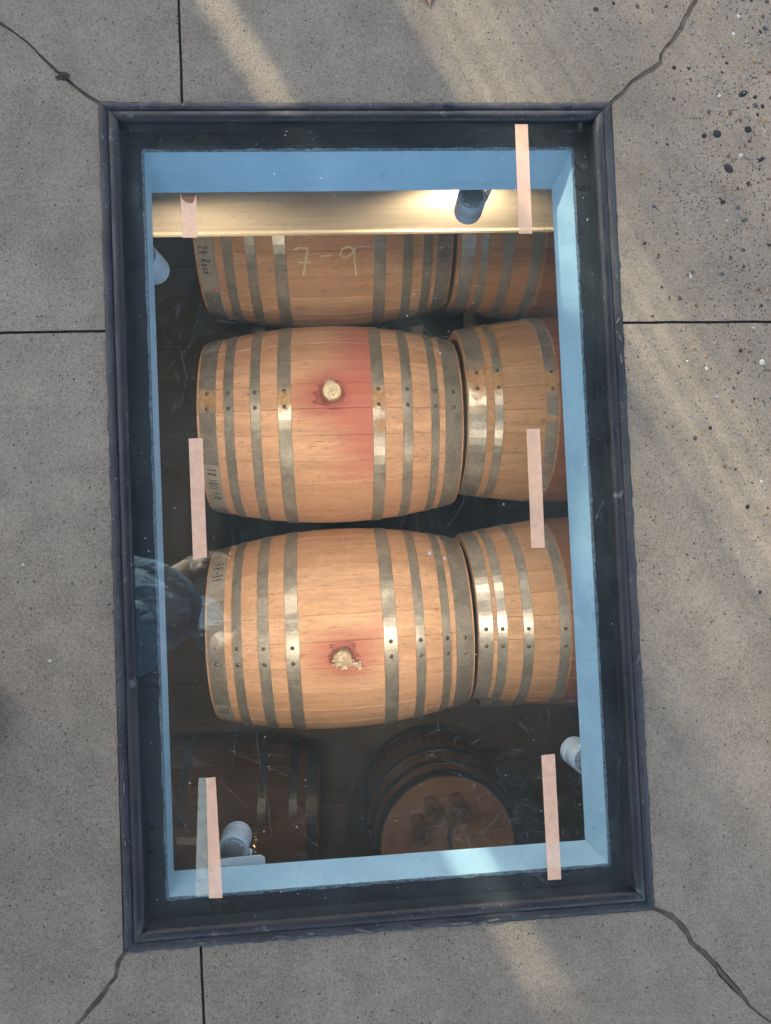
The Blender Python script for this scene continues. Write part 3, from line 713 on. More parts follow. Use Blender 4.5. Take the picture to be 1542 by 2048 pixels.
GL = {'2': [[(0, .75), (.1, .95), (.3, 1), (.45, .85), (.4, .6), (.0, 0), (.5, .05)]], '4': [[(.25, 1), (0, .4), (.55, .45)], [(.45, .75), (.35, -.05)]],
      'R': [[(.05, 0), (.1, 1), (.4, .98), (.48, .78), (.35, .58), (.1, .52), (.5, 0)]], 'o': [circ(.2, .28, .2, .26)], 's': [[(.38, .5), (.15, .55), (.05, .4), (.3, .25), (.3, .05), (.0, .02)]],
      'é': [[(.02, .28), (.35, .32), (.3, .52), (.1, .5), (.0, .25), (.15, .02), (.38, .1)], [(.2, .68), (.4, .92)]], 'T': [[(.25, 0), (.27, 1)], [(-.08, .96), (.6, 1.02)]],
      '1': [[(.1, 0), (.14, 1)]], '0': [circ(.22, .5, .2, .5)], '/': [[(0, -.1), (.3, 1.05)]], 'F': [[(.05, 0), (.08, 1), (.5, 1)], [(.07, .52), (.4, .54)]],
      'k': [[(.05, 0), (.08, 1)], [(.45, .95), (.1, .5), (.5, 0)]], 'D': [[(.05, 0), (.08, 1), (.35, .9), (.48, .5), (.3, .08), (.05, 0)]], 'S': [[(.45, .85), (.25, 1), (.05, .8), (.4, .35), (.3, .05), (0, .1)]],
      '-': [[(.05, .45), (.4, .48)]], '7': [[(0, .93), (.2, 1), (.52, .97), (.42, .5), (.30, -.05)], [(.15, .46), (.62, .46)]], '9': [[(.62, .82), (.42, .98), (.12, .92), (.04, .66), (.25, .56), (.5, .7), (.62, .95), (.60, .5), (.66, -.2)]], ' ': [], 'I': [[(.1, 0), (.1, 1)], [(-.05, 1), (.25, 1)], [(-.05, 0), (.25, 0)]]}
def write(parent, rf_, text, u, ang, size, off, m, wd, down=False, name='handwriting', squash=1., tilt=0.):
    """down: letters run round the barrel towards -y with their tops towards +x"""
    mb = MB(); pen = 0.; a0 = math.radians(ang); r0 = rf_(u); rr = random.Random(len(text))
    for ch in text:
        g = GL[ch]; wdt = max([p[0] for st in g for p in st] + [.3])
        for st in g:
            pts = []
            for (x, y) in st:
                X = (pen + x * squash) * size; Y = y * size + rr.uniform(-.0004, .0004)
                if down: pts.append((u + Y + tilt * X, a0 - X / r0))
                else: pts.append((u + X, a0 + Y / r0))
            dense = []
            for p, q in zip(pts[:-1], pts[1:]):
                for i in range(3): t = i / 3; dense.append((p[0] + (q[0] - p[0]) * t, p[1] + (q[1] - p[1]) * t))
            dense.append(pts[-1]); n = len(mb.v)
            for i, p in enumerate(dense):
                a = dense[max(0, i - 1)]; b = dense[min(len(dense) - 1, i + 1)]
                dx, dy = b[0] - a[0], (b[1] - a[1]) * r0; L = math.hypot(dx, dy) or 1; nx, ny = -dy / L * wd / 2, dx / L * wd / 2
                mb.v += [surf(rf_, p[0] + nx, p[1] + ny / r0, off), surf(rf_, p[0] - nx, p[1] - ny / r0, off)]
            for i in range(len(dense) - 1): mb.f.append((n + 2 * i, n + 2 * i + 1, n + 2 * i + 3, n + 2 * i + 2))
        pen += wdt * squash + .22
    return mb.obj(name, m, parent)
def barrel(name, label, loc, R0, Rh, L, n, hoops, oak, metal, yaw=0., roll=None, upright=False, group='barrels lying on the racks', head_boards=7, cat='barrel'):
    root = empty(name, loc, math.radians(yaw)); tag(root, label, cat, group)
    if upright: root.rotation_euler = (0, -PI / 2, 0)
    o_m = oak(root); h_m = metal(root) if callable(metal) else metal
    me = stave_mesh(R0, Rh, L, n, o_m); rf_ = rprof(R0, Rh, L); off = random.uniform(0, 6) if roll is None else math.radians(roll)
    for i in range(n):
        s = link(bpy.data.objects.new('stave', me), root); s.rotation_euler = (-(off + 2 * PI * i / n), 0, 0)
    for e in (-1, 1):      # head boards in the croze
        rh = rf_(L / 2 - .03) - .026; k = head_boards
        for b in range(k):
            y0 = -rh + 2 * rh * b / k + .0004; y1 = -rh + 2 * rh * (b + 1) / k - .0004; pts = []
            for j in range(7): y = y0 + (y1 - y0) * j / 6; pts.append((y, math.sqrt(max(0, rh * rh - y * y))))
            poly = pts + [(y, -z) for y, z in reversed(pts)]
            poly = [p for i, p in enumerate(poly) if i == 0 or (abs(p[0] - poly[i - 1][0]) + abs(p[1] - poly[i - 1][1]) > 1e-5)]
            if abs(poly[0][0] - poly[-1][0]) + abs(poly[0][1] - poly[-1][1]) < 1e-5: poly.pop()
            u = e * (L / 2 - .03); N_ = len(poly)
            v = [(u, y, z) for y, z in poly] + [(u - e * .02, y, z) for y, z in poly]
            obj('head_board', v, [tuple(range(N_)), tuple(range(N_, 2 * N_))] + [(i, (i + 1) % N_, N_ + (i + 1) % N_, N_ + i) for i in range(N_)], o_m, root)
    hs = []
    for h in hoops:
        hs.append(hoop(root, rf_, h[0], h[1], h[3] if len(h) > 3 and h[3] else h_m, h[2] if len(h) > 2 else None))
    return root, rf_, hs, h_m
AX = -1.578; XC = .011
# middle barrel
def lapL(e, r1, r2): return (e, r1 + 16, r1, r2)
def oak_mid(root): return oak_mat('oak_middle', root, (.61, .385, .26), [('band', -.16, .132, -.005, .105, .50), ('bung', .002, .046, .075, .95), ('band', -.05, .132, -.26, .36, .85)])
def hm_mid(root): return hoop_mat('galvanised_middle', root, .22, rust_at=[(.153, .035, .05), (-.153, .035, .045), (-.404, .045, .05), (.153, -.06, .03)])
L_mid = (-.7, 26, 12.1, 2.7); R_mid = (14.3, -13, 10.5, 1.6)
mid, rfm, hm, _ = barrel('wine_barrel', 'middle oak barrel with wine-red stain spreading from its wrapped bung', (XC, .416, AX), .36, .30, .88, 26,
    [(-.432, -.376, (-.7, 26, 12.1, 2.7)), (-.350, -.317, (-.7, 24, 11.2, 2.2)), (-.263, -.230, (-1.6, 22, 10.2, 1.8)), (-.174, -.130, (-2.2, 22, 10.1, 1.7)),
     (.132, .173, (14, -10, 10.5, 2.0)), (.231, .265, (14, -10, 10.5, 1.8)), (.327, .355, (14.3, -10, 10.5, 1.5)), (.376, .434, (14.9, -10, 10.5, 1.1))], oak_mid, hm_mid, yaw=-.6, roll=7.3)
def oak_low(root): return oak_mat('oak_lower', root, (.61, .395, .262), [('bung', .004, -.047, .064, .85), ('band', .05, .134, -.04, .10, .75)])
def hm_low(root): return hoop_mat('galvanised_lower', root, .12)
low, rfl, hl, _ = barrel('wine_barrel', 'lower pale oak barrel with dark purple halo round its tilted bung', (XC + .002, -.326, AX), .36, .30, .88, 26,
    [(-.434, -.377, (-15.2, 14, -1.9, -11.4)), (-.352, -.320, (-15.0, 14, -2.2, -11.3)), (-.268, -.231, (-14.8, 14, -2.6, -11.2)), (-.180, -.136, (-14.5, 14, -2.8, -11.0)),
     (.134, .179, (1.0, -26, -2.4, -10.4)), (.238, .270, (.6, -26, -3.0, -11.5)), (.329, .358, (.2, -26, -3.6, -12.6)), (.375, .434, (.0, -26, -4.3, -13.9))], oak_low, hm_low, yaw=.5, roll=-7.5)
def oak_top(root): return oak_mat('oak_upper', root, (.50, .315, .20), [('band', -.13, .16, -.30, .3, .30)], age=.5)
def hm_top(root): return hoop_mat('galvanised_upper', root, .2, base=(.38, .37, .335))
top, rft, ht, _ = barrel('wine_barrel', 'upper oak barrel chalked 7-9, half hidden behind the beam', (XC, 1.156, AX), .36, .30, .88, 26,
    [(-.432, -.372), (-.344, -.311), (-.267, -.232), (-.175, -.132), (.161, .203), (.262, .296), (.333, .366), (.382, .434)], oak_top, hm_top, yaw=.4)
def oak_mr(root): return oak_mat('oak_middle_right', root, (.46, .30, .185), None, .7, .8)
def hm_old(root): return hoop_mat('worn_steel_middle_right', root, .55, base=(.36, .355, .33), shine=.40, rust_at=[(-.43, .06, .07), (-.365, .05, .05), (-.198, .04, .06)])
mr, rfr, hr, _ = barrel('wine_barrel', 'middle right barrel with rust-streaked wide end hoop and red bilge', (.942, .445, AX), .348, .300, .95, 27,
    [(-.472, -.412, (1.1, 30, 15.7, 5.4)), (-.388, -.358, (.8, 30, 15.9, 5.4)), (-.217, -.179, (-3, 26, 13., 3.)), (.179, .217), (.358, .388), (.412, .472)], oak_mr, hm_old, yaw=-.5)
def oak_lr(root): return oak_mat('oak_lower_right', root, (.52, .34, .21), None, .7, .5)
def hm_lr(root): return hoop_mat('bright_steel_lower_right', root, .35, base=(.44, .43, .40), shine=.38)
lr, rfq, hq, _ = barrel('wine_barrel', 'lower right barrel with four shiny hoops and dark red bilge', (.942, -.305, AX), .348, .300, .95, 27,
    [(-.474, -.428, (-18.3, 12, -2.9, -13.7)), (-.414, -.382, (-18.3, 12, -3, -13.7)), (-.330, -.297, (-18, 12, -3.4, -13.7)), (-.212, -.176, (-17.5, 12, -4., -13.7)), (.176, .212), (.297, .330), (.382, .414), (.428, .474)], oak_lr, hm_lr, yaw=.4)
def oak_tr(root): return oak_mat('oak_upper_right', root, (.40, .225, .12), None, .55, 1.)
def hm_tr(root): return hoop_mat('dull_steel_upper_right', root, .25, base=(.36, .355, .33), shine=.40)
tr, rfp, hp, _ = barrel('wine_barrel', 'upper right barrel with grey hoops, cut off by the beam and the right reveal', (.942, 1.158, AX), .348, .300, .95, 27,
    [(-.462, -.414), (-.396, -.368), (-.318, -.283), (-.222, -.184), (.184, .222), (.283, .318), (.368, .396), (.414, .462)], oak_tr, hm_tr, yaw=.3)

# writing and labels
lb = patch(top, rft, -.431, -.374, -26, -62, .0034, M['tape'], 'label_tape', 3); write(lb, rft, '24 Rosé', -.424, -31, .030, .0040, M['ink'], .0030, True, squash=.58, tilt=.06)
patch(lb, rft, -.394, -.384, -58.6, -60.6, .0041, M['red_ink'], 'red_dot')
lb = patch(mid, rfm, -.431, -.378, -31, -74, .0034, M['tape'], 'label_tape', 4); write(lb, rfm, 'TR 10/1 F/k', -.421, -34.0, .0290, .0040, M['ink'], .0029, True, squash=.56, tilt=.04)
patch(lb, rfm, -.396, -.384, -68, -71, .0041, M['red_ink'], 'red_dot')
lb = patch(mid, rfm, -.431, -.378, 72, 46, .0034, M['tape'], 'label_tape', 5); write(lb, rfm, 'DSS', -.419, 62, .030, .0040, M['ink'], .0029, True, squash=.62)
lb = patch(low, rfl, -.433, -.379, 66, 26, .0034, M['tape'], 'label_tape', 6); write(lb, rfl, 'FF-I1', -.420, 55, .032, .0040, M['ink'], .0030, True, squash=.8)
lb = patch(low, rfl, -.433, -.379, -42, -64, .0034, M['tape'], 'label_tape', 7); write(lb, rfl, 'TR', -.421, -45, .031, .0040, M['ink'], .0030, True, squash=.75)
ch = write(top, rft, '7', -.105, -46, .088, .0012, M['chalk'], .0062, False, 'chalk_mark'); write(top, rft, '-', -.022, -44.0, .105, .0013, M['chalk'], .0062, False, 'chalk_mark'); write(top, rft, '9', .045, -45.0, .084, .0012, M['chalk'], .0058, False, 'chalk_mark', squash=1.0)

# bungs, wrapped in cling film
def bung(parent, rf_, u, ang, tilt, seed, tail, m='bung'):
    a = math.radians(ang); b = empty('tmp'); r = rf_(u)
    Mx = Matrix.Translation(surf(rf_, u, a, -.004)) @ Matrix.Rotation(-a, 4, 'X') @ Matrix.Rotation(math.radians(tilt[0]), 4, 'X') @ Matrix.Rotation(math.radians(tilt[1]), 4, 'Y')
    bpy.data.objects.remove(b)
    mb = MB(); mb.lathe([(.024, -.01), (.0265, .012), (.0295, .030), (.0300, .038), (.0285, .042), (.022, .0432), (.0001, .0435)], 28, Mx)
    bo = mb.obj('bung', M[m], parent, True)
    rn = random.Random(seed); mb = MB()      # crumpled film: shards of thin plastic over the cap and a tail at its side
    for i in range(90):
        if i < 42: t = rn.uniform(0, 2 * PI); q = rn.uniform(.0, .031); c = Vector((q * math.cos(t), q * math.sin(t), .0445 + rn.uniform(0, .003)))
        else: k = rn.random(); c = Vector((tail[0] * k + rn.gauss(0, .010 * (1 - .3 * k)), tail[1] * k + rn.gauss(0, .010 * (1 - .3 * k)), .040 - .032 * k + rn.uniform(0, .012)))
        s = rn.uniform(.003, .009); n = len(mb.v); d1 = Vector((rn.uniform(-1, 1), rn.uniform(-1, 1), rn.uniform(-.6, .6))).normalized() * s; d2 = Vector((rn.uniform(-1, 1), rn.uniform(-1, 1), rn.uniform(-.6, .6))).normalized() * s
        mb.v += [Mx @ (c - d1), Mx @ (c + d2), Mx @ (c + d1), Mx @ (c - d2 * .7)]; mb.f += [(n, n + 1, n + 2), (n, n + 2, n + 3)]
    fo = obj('cling_film', mb.v, mb.f, M['film_shiny'], bo, fix=False)
    return bo
ms, nts, bs_ = mat('crumpled_cling_film', (.75, .70, .60), .12, 0, .8); nn = NT(nts); nn.out(nn.shader_mix(.62, nn.transp(), bs_.outputs[0])); M['film_shiny'] = ms
bung(mid, rfm, .002, 7.3, (-4, 0), 3, (-.004, .048)); M['bung_dark'] = paint_mat('wine_soaked_bung', (.33, .26, .165), (.40, .32, .21), .5, 30)
bung(low, rfl, .004, -7.5, (10, -8), 5, (.050, -.030), 'bung_dark')

# ------------------------------------------------------------------ racks
def rack(x0, x1, y0, y1, label):
    root = empty('barrel_rack', ((x0 + x1) / 2, (y0 + y1) / 2, FZ)); tag(root, label, 'rack', 'steel barrel racks'); o = Vector(root.location)
    def part(name, *b):
        mb = MB().box(*b); mb.v = [p - o for p in mb.v]; return mb.obj(name, M['rack'], root)
    zt = AX - .352
    for x in (x0, x1):
        part('rail', x - .025, x + .025, y0, y1, zt - .05, zt)
        for y in (y0, y1): part('post', x - .025, x + .025, y - .025, y + .025, FZ, zt - .05)
    for y in (y0, y1): part('cross_bar', x0 + .025, x1 - .025, y - .02, y + .02, zt - .05, zt - .01)
    # wooden cradles that keep the barrels from rolling
    for x in (x0, x1):
        for yy in (1.156, .416, -.326):
            for s in (-1, 1):
                mb = MB(); mb.v = [Vector((x - .02, yy + s * .10, zt)), Vector((x + .02, yy + s * .10, zt)), Vector((x + .02, yy + s * .22, zt)), Vector((x - .02, yy + s * .22, zt)), Vector((x - .02, yy + s * .22, zt + .068)), Vector((x + .02, yy + s * .22, zt + .068))]
                mb.v = [p - o for p in mb.v]; mb.f = [(0, 1, 2, 3), (3, 2, 5, 4), (0, 4, 5, 1), (0, 3, 4), (1, 5, 2)]; mb.obj('cradle_wedge', M['rack'], root)
rack(-.20 + XC - .09, .29 + XC + .09, -.72, 1.55, 'dark steel rack under the left column of barrels')
rack(.62, 1.26, -.72, 1.55, 'dark steel rack under the right column of barrels')

# ------------------------------------------------------------------ lower corner: two dark casks on the floor
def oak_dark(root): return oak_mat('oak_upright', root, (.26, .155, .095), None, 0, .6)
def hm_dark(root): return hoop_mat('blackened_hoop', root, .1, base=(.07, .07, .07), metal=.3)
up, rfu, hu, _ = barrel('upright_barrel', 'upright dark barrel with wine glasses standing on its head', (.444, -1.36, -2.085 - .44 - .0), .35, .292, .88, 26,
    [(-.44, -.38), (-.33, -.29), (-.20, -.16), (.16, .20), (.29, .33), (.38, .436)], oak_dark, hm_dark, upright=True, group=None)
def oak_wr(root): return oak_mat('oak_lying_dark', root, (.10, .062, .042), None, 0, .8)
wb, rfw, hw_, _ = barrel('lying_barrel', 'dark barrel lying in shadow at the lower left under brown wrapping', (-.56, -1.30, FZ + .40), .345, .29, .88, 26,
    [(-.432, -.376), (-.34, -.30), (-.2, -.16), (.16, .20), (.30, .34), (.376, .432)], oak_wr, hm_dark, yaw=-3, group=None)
# brown paper wrap over the barrel with strips of shiny tape
M['kraft'] = paint_mat('brown_wrapping_paper', (.10, .058, .037), (.13, .076, .048), .6, 12)
M['shiny'] = mat('wrinkled_shiny_tape', (.75, .58, .34), .22, .9)[0]
v = []; f = []; nU, nA = 20, 24
for i in range(nU + 1):
    for j in range(nA + 1):
        u = -.42 + .80 * i / nU; a0 = .30 - .26 * math.cos((u + .02) * 3.4); a = a0 - .02 * math.sin(i * 1.7) + (-1.5 - a0) * j / nA
        v.append(surf(rfw, u, a, .006))
for i in range(nU):
    for j in range(nA): q = i * (nA + 1) + j; f.append((q, q + 1, q + nA + 2, q + nA + 1))
wrap = obj('paper_wrap', v, f, M['kraft'], wb, True)
rt = random.Random(9)
for (u0, wd) in ((.095, .032), (.150, .013)):
    v = []; f = []; k = 60
    for j in range(k + 1):
        a = .02 - 1.2 * j / k
        for s in range(4): v.append(surf(rfw, u0 + wd * s / 3 + rt.uniform(-.001, .001), a + rt.uniform(-.004, .004), .0085 + (.003 if j % 2 else 0) * rt.uniform(.3, 1.4)))
    for j in range(k):
        for s in range(3): q = j * 4 + s; f.append((q, q + 1, q + 5, q + 4))
    obj('shiny_tape', v, f, M['shiny'], wrap)
patch(wrap, rfw, -.19, -.08, -1, -6.5, .0085, M['tape'], 'label_tape', 8)
# wine glasses on the upright barrel's head
HEADZ = -2.085 - .03
def wine_glass(x, y, label, rz):
    root = empty('wine_glass', (x, y, HEADZ), rz); tag(root, label, 'wine glass', 'wine glasses on the upright barrel')
    MB().lathe([(.0001, .0005), (.034, .0005), (.035, .002), (.012, .004), (.0045, .009), (.0040, .078)], 28).obj('foot', M['wine_glass'], root, True)
    MB().lathe([(.0040, .078), (.010, .083), (.026, .098), (.038, .122), (.041, .145), (.038, .172), (.032, .198), (.0312, .1985), (.0305, .198), (.0368, .172), (.0398, .145), (.0368, .122), (.0248, .0995), (.0001, .088)], 32).obj('bowl', M['wine_glass'], root, True)
wine_glass(.318, -1.262, 'leftmost wine glass on the upright barrel head', 0)
wine_glass(.382, -1.185, 'middle one of the three wine glasses on the upright barrel head', 1)
wine_glass(.492, -1.180, 'rightmost wine glass on the upright barrel head', 2)
ck = empty('corkscrew', (.455, -1.335, HEADZ)); tag(ck, 'small dark corkscrew lying on the upright barrel head', 'corkscrew')
M['black'] = mat('black_plastic', (.015, .014, .014), .4)[0]; M['steel'] = mat('bright_steel', (.5, .5, .5), .3, 1)[0]
MB().tube([(.018, .055, .009), (.006, .035, .010), (-.002, .010, .010), (-.004, -.02, .010), (.0, -.045, .009), (.006, -.06, .008)], [.005, .008, .009, .009, .008, .005], 10).obj('handle', M['black'], ck, True)
MB().tube([(.010 + .004 * math.cos(t * 1.3) + .0, .02 - t * .0035, .012 + .004 * math.sin(t * 1.3)) for t in range(16)], .0014, 6).obj('spiral', M['steel'], ck, True)
MB().tube([(.004, .05, .014), (.03, .03, .013), (.04, .012, .010)], .003, 8).obj('lever', M['steel'], ck, True)

# ------------------------------------------------------------------ fallen leaf at the top of the picture
M['leaf'] = paint_mat('dry_red_leaf', (.12, .045, .03), (.18, .07, .04), .6, 60)
v = [(0, 0, .001)]; f = []
lf = [(0.0, .0), (.003, .010), (.008, .020), (.012, .034), (.009, .048), (0, .058), (-.009, .047), (-.012, .033), (-.008, .020), (-.003, .010)]
v = [(x, y, .001 + .004 * abs(x) / .012 + .002 * (y / .058)) for x, y in lf] + [(0, .03, .0015)]
o = obj('fallen_leaf', v, [(i, (i + 1) % 10, 10) for i in range(10)], M['leaf']); o.location = (.188, .838, .001); o.rotation_euler = (0, 0, .15)
tag(o, 'tip of a dry reddish leaf on the concrete at the top edge', 'leaf')

# ------------------------------------------------------------------ the photographer, seen only as a reflection in the glass
def ball(bm, c, r, seg=16):
    rx = r if isinstance(r, (tuple, list)) else (r, r, r)
    bmesh.ops.create_uvsphere(bm, u_segments=seg, v_segments=seg // 2 + 2, radius=1.0, matrix=Matrix.Translation(c) @ Matrix.Diagonal((*rx, 1)))
def ellip(bm, c, axes, radii, seg=18):
    R_ = Matrix((axes[0], axes[1], axes[2])).transposed().to_4x4()
    bmesh.ops.create_uvsphere(bm, u_segments=seg, v_segments=seg // 2 + 2, radius=1.0, matrix=Matrix.Translation(c) @ R_ @ Matrix.Diagonal((*radii, 1)))
def chain(bm, pts):
    for (p, r), (q, s) in zip(pts[:-1], pts[1:]):
        p = Vector(p); q = Vector(q); d = q - p; L = d.length
        bmesh.ops.create_cone(bm, cap_ends=True, segments=16, radius1=r, radius2=s, depth=L, matrix=Matrix.Translation((p + q) / 2) @ d.to_track_quat('Z', 'Y').to_matrix().to_4x4())
    for p, r in pts: ball(bm, Vector(p), r, 14)
def fused(name, bm, voxel, m, parent, smooth_it=6, origin=Vector((0, 0, 0))):
    me = bpy.data.meshes.new(name); bm.to_mesh(me); bm.free(); t = bpy.data.objects.new('tmp', me); C.objects.link(t)
    r = t.modifiers.new('r', 'REMESH'); r.mode = 'VOXEL'; r.voxel_size = voxel
    s = t.modifiers.new('s', 'SMOOTH'); s.iterations = smooth_it; s.factor = .5
    dg = bpy.context.evaluated_depsgraph_get(); out = bpy.data.meshes.new_from_object(t.evaluated_get(dg)); out.name = name
    bpy.data.objects.remove(t); out.transform(Matrix.Translation(-origin)); out.materials.clear(); out.materials.append(m)
    out.polygons.foreach_set('use_smooth', [True] * len(out.polygons))
    return link(bpy.data.objects.new(name, out), parent)
PO = Vector((-.76, -.40, 0))
per = empty('person', PO); tag(per, 'person in pale blue short-sleeved shirt leaning over and reflected in the glass, holding a phone', 'person')
fd = Vector((.55, .835, 0)); ld = Vector((-.835, .55, 0)); up3 = Vector((0, 0, 1))
Pv = Vector((-.74, -.36, .93)); Ch = Vector((-.635, -.205, 1.24)); CT = Vector((-.585, -.15, 1.365))
Ls = CT + ld * .165; Rs = CT - ld * .165
hc = Vector((-.462, -.105, 1.56)); F_ = Vector((.82, .05, -.57)).normalized(); L_ = Vector((-.05, 1, 0)).normalized(); U_ = F_.cross(L_).normalized()
def hp_(f, l, u): return hc + F_ * f + L_ * l + U_ * u
sk, nts, bsk = mat('skin_with_stubble', (.55, .36, .27), .5); n = NT(nts)
cxyz = n.node('ShaderNodeCombineXYZ')
jaw = hp_(.05, 0, -.075); pz = n.pos()
stub = n.m('MULTIPLY', n.mr(n.vm('DISTANCE', pz, tuple(jaw)), .085, .055), n.mr(n.noise(pz, 600, 2), .35, .6))
n.put(bsk.inputs['Base Color'], n.mix(n.m('MULTIPLY', stub, .8), n.mix(n.noise(pz, 25, 3), (.72, .52, .41), (.80, .60, .48)), (.10, .075, .055)))
bm = bmesh.new()
ax3 = (F_, L_, U_)
ellip(bm, hp_(-.012, 0, .025), ax3, (.098, .077, .093)); ellip(bm, hp_(.040, 0, -.045), ax3, (.056, .060, .060)); ellip(bm, hp_(.062, 0, -.090), ax3, (.030, .034, .024))
ellip(bm, hp_(.080, 0, .022), ax3, (.016, .052, .012)); chain(bm, [(hp_(.090, 0, .008), .009), (hp_(.112, 0, -.028), .012)])
ellip(bm, hp_(.100, .011, -.034), ax3, (.010, .008, .007)); ellip(bm, hp_(.100, -.011, -.034), ax3, (.010, .008, .007))
ellip(bm, hp_(.090, 0, -.060), ax3, (.010, .024, .005)); ellip(bm, hp_(.087, 0, -.071), ax3, (.011, .022, .006))
for s in (-1, 1):
    ellip(bm, hp_(.062, s * .040, -.015), ax3, (.022, .018, .020))
    for k in range(9):
        a = -.9 + k * .55; ball(bm, hp_(-.012 - .016 * math.cos(a) * 1.0, s * (.083 + .006 * math.sin(k)), -.005 + .027 * math.sin(a)), .0062, 10)
    ball(bm, hp_(-.006, s * .079, -.008), .014, 10)
chain(bm, [(CT + up3 * .02 - fd * .01, .062), (CT + Vector((.03, .02, .09)), .056), (hp_(-.035, 0, -.055), .056)])
El = Vector((-.335, -.335, 1.125)); Wr = Vector((-.085, -.150, 1.120))
chain(bm, [(Rs, .052), (Rs.lerp(El, .5), .047), (El, .040), (El.lerp(Wr, .3), .041), (Wr, .027), ((-.035, -.115, 1.118), .024)])
ellip(bm, Vector((-.012, -.098, 1.120)), (Vector((1, 0, 0)), Vector((0, 1, 0)), up3), (.036, .042, .012))
for k, (y, ln) in enumerate(((-.062, .95), (-.082, 1.0), (-.102, .97), (-.121, .85))):
    chain(bm, [((.015, y, 1.121), .0085), ((.043, y, 1.126), .0082), ((.0475, y, 1.143), .0076), ((.047 - .016 * ln, y + .002, 1.1545), .0070)])
chain(bm, [((-.032, -.118, 1.122), .013), ((-.048, -.088, 1.132), .0105), ((-.046, -.068, 1.148), .0095), ((-.026, -.052, 1.1555), .0085)])
El2 = Vector((-.80, .05, 1.09)); W2 = Vector((-.69, .09, .88))
chain(bm, [(Ls, .052), (Ls.lerp(El2, .5), .047), (El2, .040), (El2.lerp(W2, .3), .041), (W2, .027), (W2 + Vector((.02, .0, -.05)), .026)])
hd = W2 + Vector((.03, .0, -.09))
ellip(bm, hd, (Vector((1, 0, 0)), Vector((0, 1, 0)), up3), (.030, .014, .045))
for k in range(4): q = hd + Vector((-.024 + .017 * k, 0, -.035)); chain(bm, [(q, .0085), (q + Vector((.003, -.006, -.035)), .008), (q + Vector((.006, -.020, -.060)), .0072)])
chain(bm, [(hd + Vector((.022, 0, .01)), .012), (hd + Vector((.045, -.008, -.02)), .010), (hd + Vector((.050, -.014, -.045)), .0085)])
chain(bm, [(CT, .07), (Ch, .09), (Pv, .10)])
hipL = Pv + ld * .09; hipR = Pv - ld * .09; anL = Vector((-.69, -.255, .09)); anR = Vector((-.88, -.565, .09)); knL = Vector((-.70, -.255, .50)); knR = Vector((-.77, -.49, .49))
for h, k_, a in ((hipL, knL, anL), (hipR, knR, anR)): chain(bm, [(h, .075), (k_, .050), (a, .036)])
body = fused('body', bm, .0042, sk, per, 4, PO)
# shirt
M['shirt'] = None
shm, nsh, bsh = mat('pale_blue_ribbed_cotton', (.5, .6, .7), .85, 0, .2); n = NT(nsh); pz = n.pos()
n.put(bsh.inputs['Base Color'], n.mix(n.mr(n.noise(pz, 14, 3), .3, .7), (.20, .32, .47), (.36, .52, .68))); n.put(bsh.inputs['Normal'], n.bump(n.noise(n.mapping(pz, scale=(9, 30, 12)), 1, 3, .5, 1.), .9, .03))
bm = bmesh.new(); axt = (fd, ld, up3)
ellip(bm, Ch + up3 * .03, axt, (.118, .178, .150)); ellip(bm, CT - up3 * .02, axt, (.090, .165, .075)); ellip(bm, Ch.lerp(Pv, .45) + fd * .02, axt, (.125, .165, .16)); ellip(bm, Pv + up3 * .06, axt, (.125, .170, .11))
chain(bm, [(Ls, .066), (Ls.lerp(El2, .55), .066)]); chain(bm, [(Rs, .066), (Rs.lerp(El, .30), .064), (Rs.lerp(El, .60), .063)])
chain(bm, [(CT + up3 * .01, .075), (CT + up3 * .045 + fd * .005, .066)])
fused('shirt', bm, .007, shm, per, 5, PO)
M['denim'] = paint_mat('dark_trousers', (.012, .014, .020), (.022, .025, .034), .85, 30)
bm = bmesh.new(); ellip(bm, Pv - up3 * .03, axt, (.118, .168, .12))
for h, k_, a in ((hipL, knL, anL), (hipR, knR, anR)): chain(bm, [(h, .092), (h.lerp(k_, .5), .080), (k_, .064), (a + up3 * .02, .056)])
fused('trousers', bm, .008, M['denim'], per, 4, PO)
M['shoe'] = paint_mat('brown_leather', (.13, .07, .035), (.18, .10, .05), .5, 25)
for an, toe in ((anL, Vector((-.508, -.205, .035))), (anR, Vector((-.70, -.495, .035)))):
    bm = bmesh.new(); d = (toe - an); d.z = 0; d.normalize(); s = Vector((-d.y, d.x, 0)); ball_ = an + d * .11; ball_.z = .038
    ellip(bm, toe - d * .035, (d, s, up3), (.045, .040, .034)); ellip(bm, ball_, (d, s, up3), (.075, .046, .042)); heel = an - d * .03; heel.z = .04
    ellip(bm, heel, (d, s, up3), (.048, .036, .042)); chain(bm, [(an + up3 * .02, .046), (an - up3 * .03, .040)]); ellip(bm, Vector((an.x, an.y, .015)) + d * .06, (d, s, up3), (.135, .042, .015))
    fused('shoe', bm, .005, M['shoe'], per, 3, PO)
M['hair'] = paint_mat('short_brown_hair', (.05, .035, .02), (.10, .07, .04), .6, 90, bump=.8)
bm = bmesh.new(); ellip(bm, hp_(-.024, 0, .040), ax3, (.095, .082, .090)); ellip(bm, hp_(-.060, 0, -.0), ax3, (.055, .070, .065)); fused('hair', bm, .006, M['hair'], per, 3, PO)
M['eye'] = mat('eye_white', (.75, .73, .70), .2)[0]
for s in (-1, 1):
    bm = bmesh.new(); ball(bm, hp_(.074, s * .031, .006) - PO, .0125, 12); bmobj('eye', bm, M['eye'], per, True)
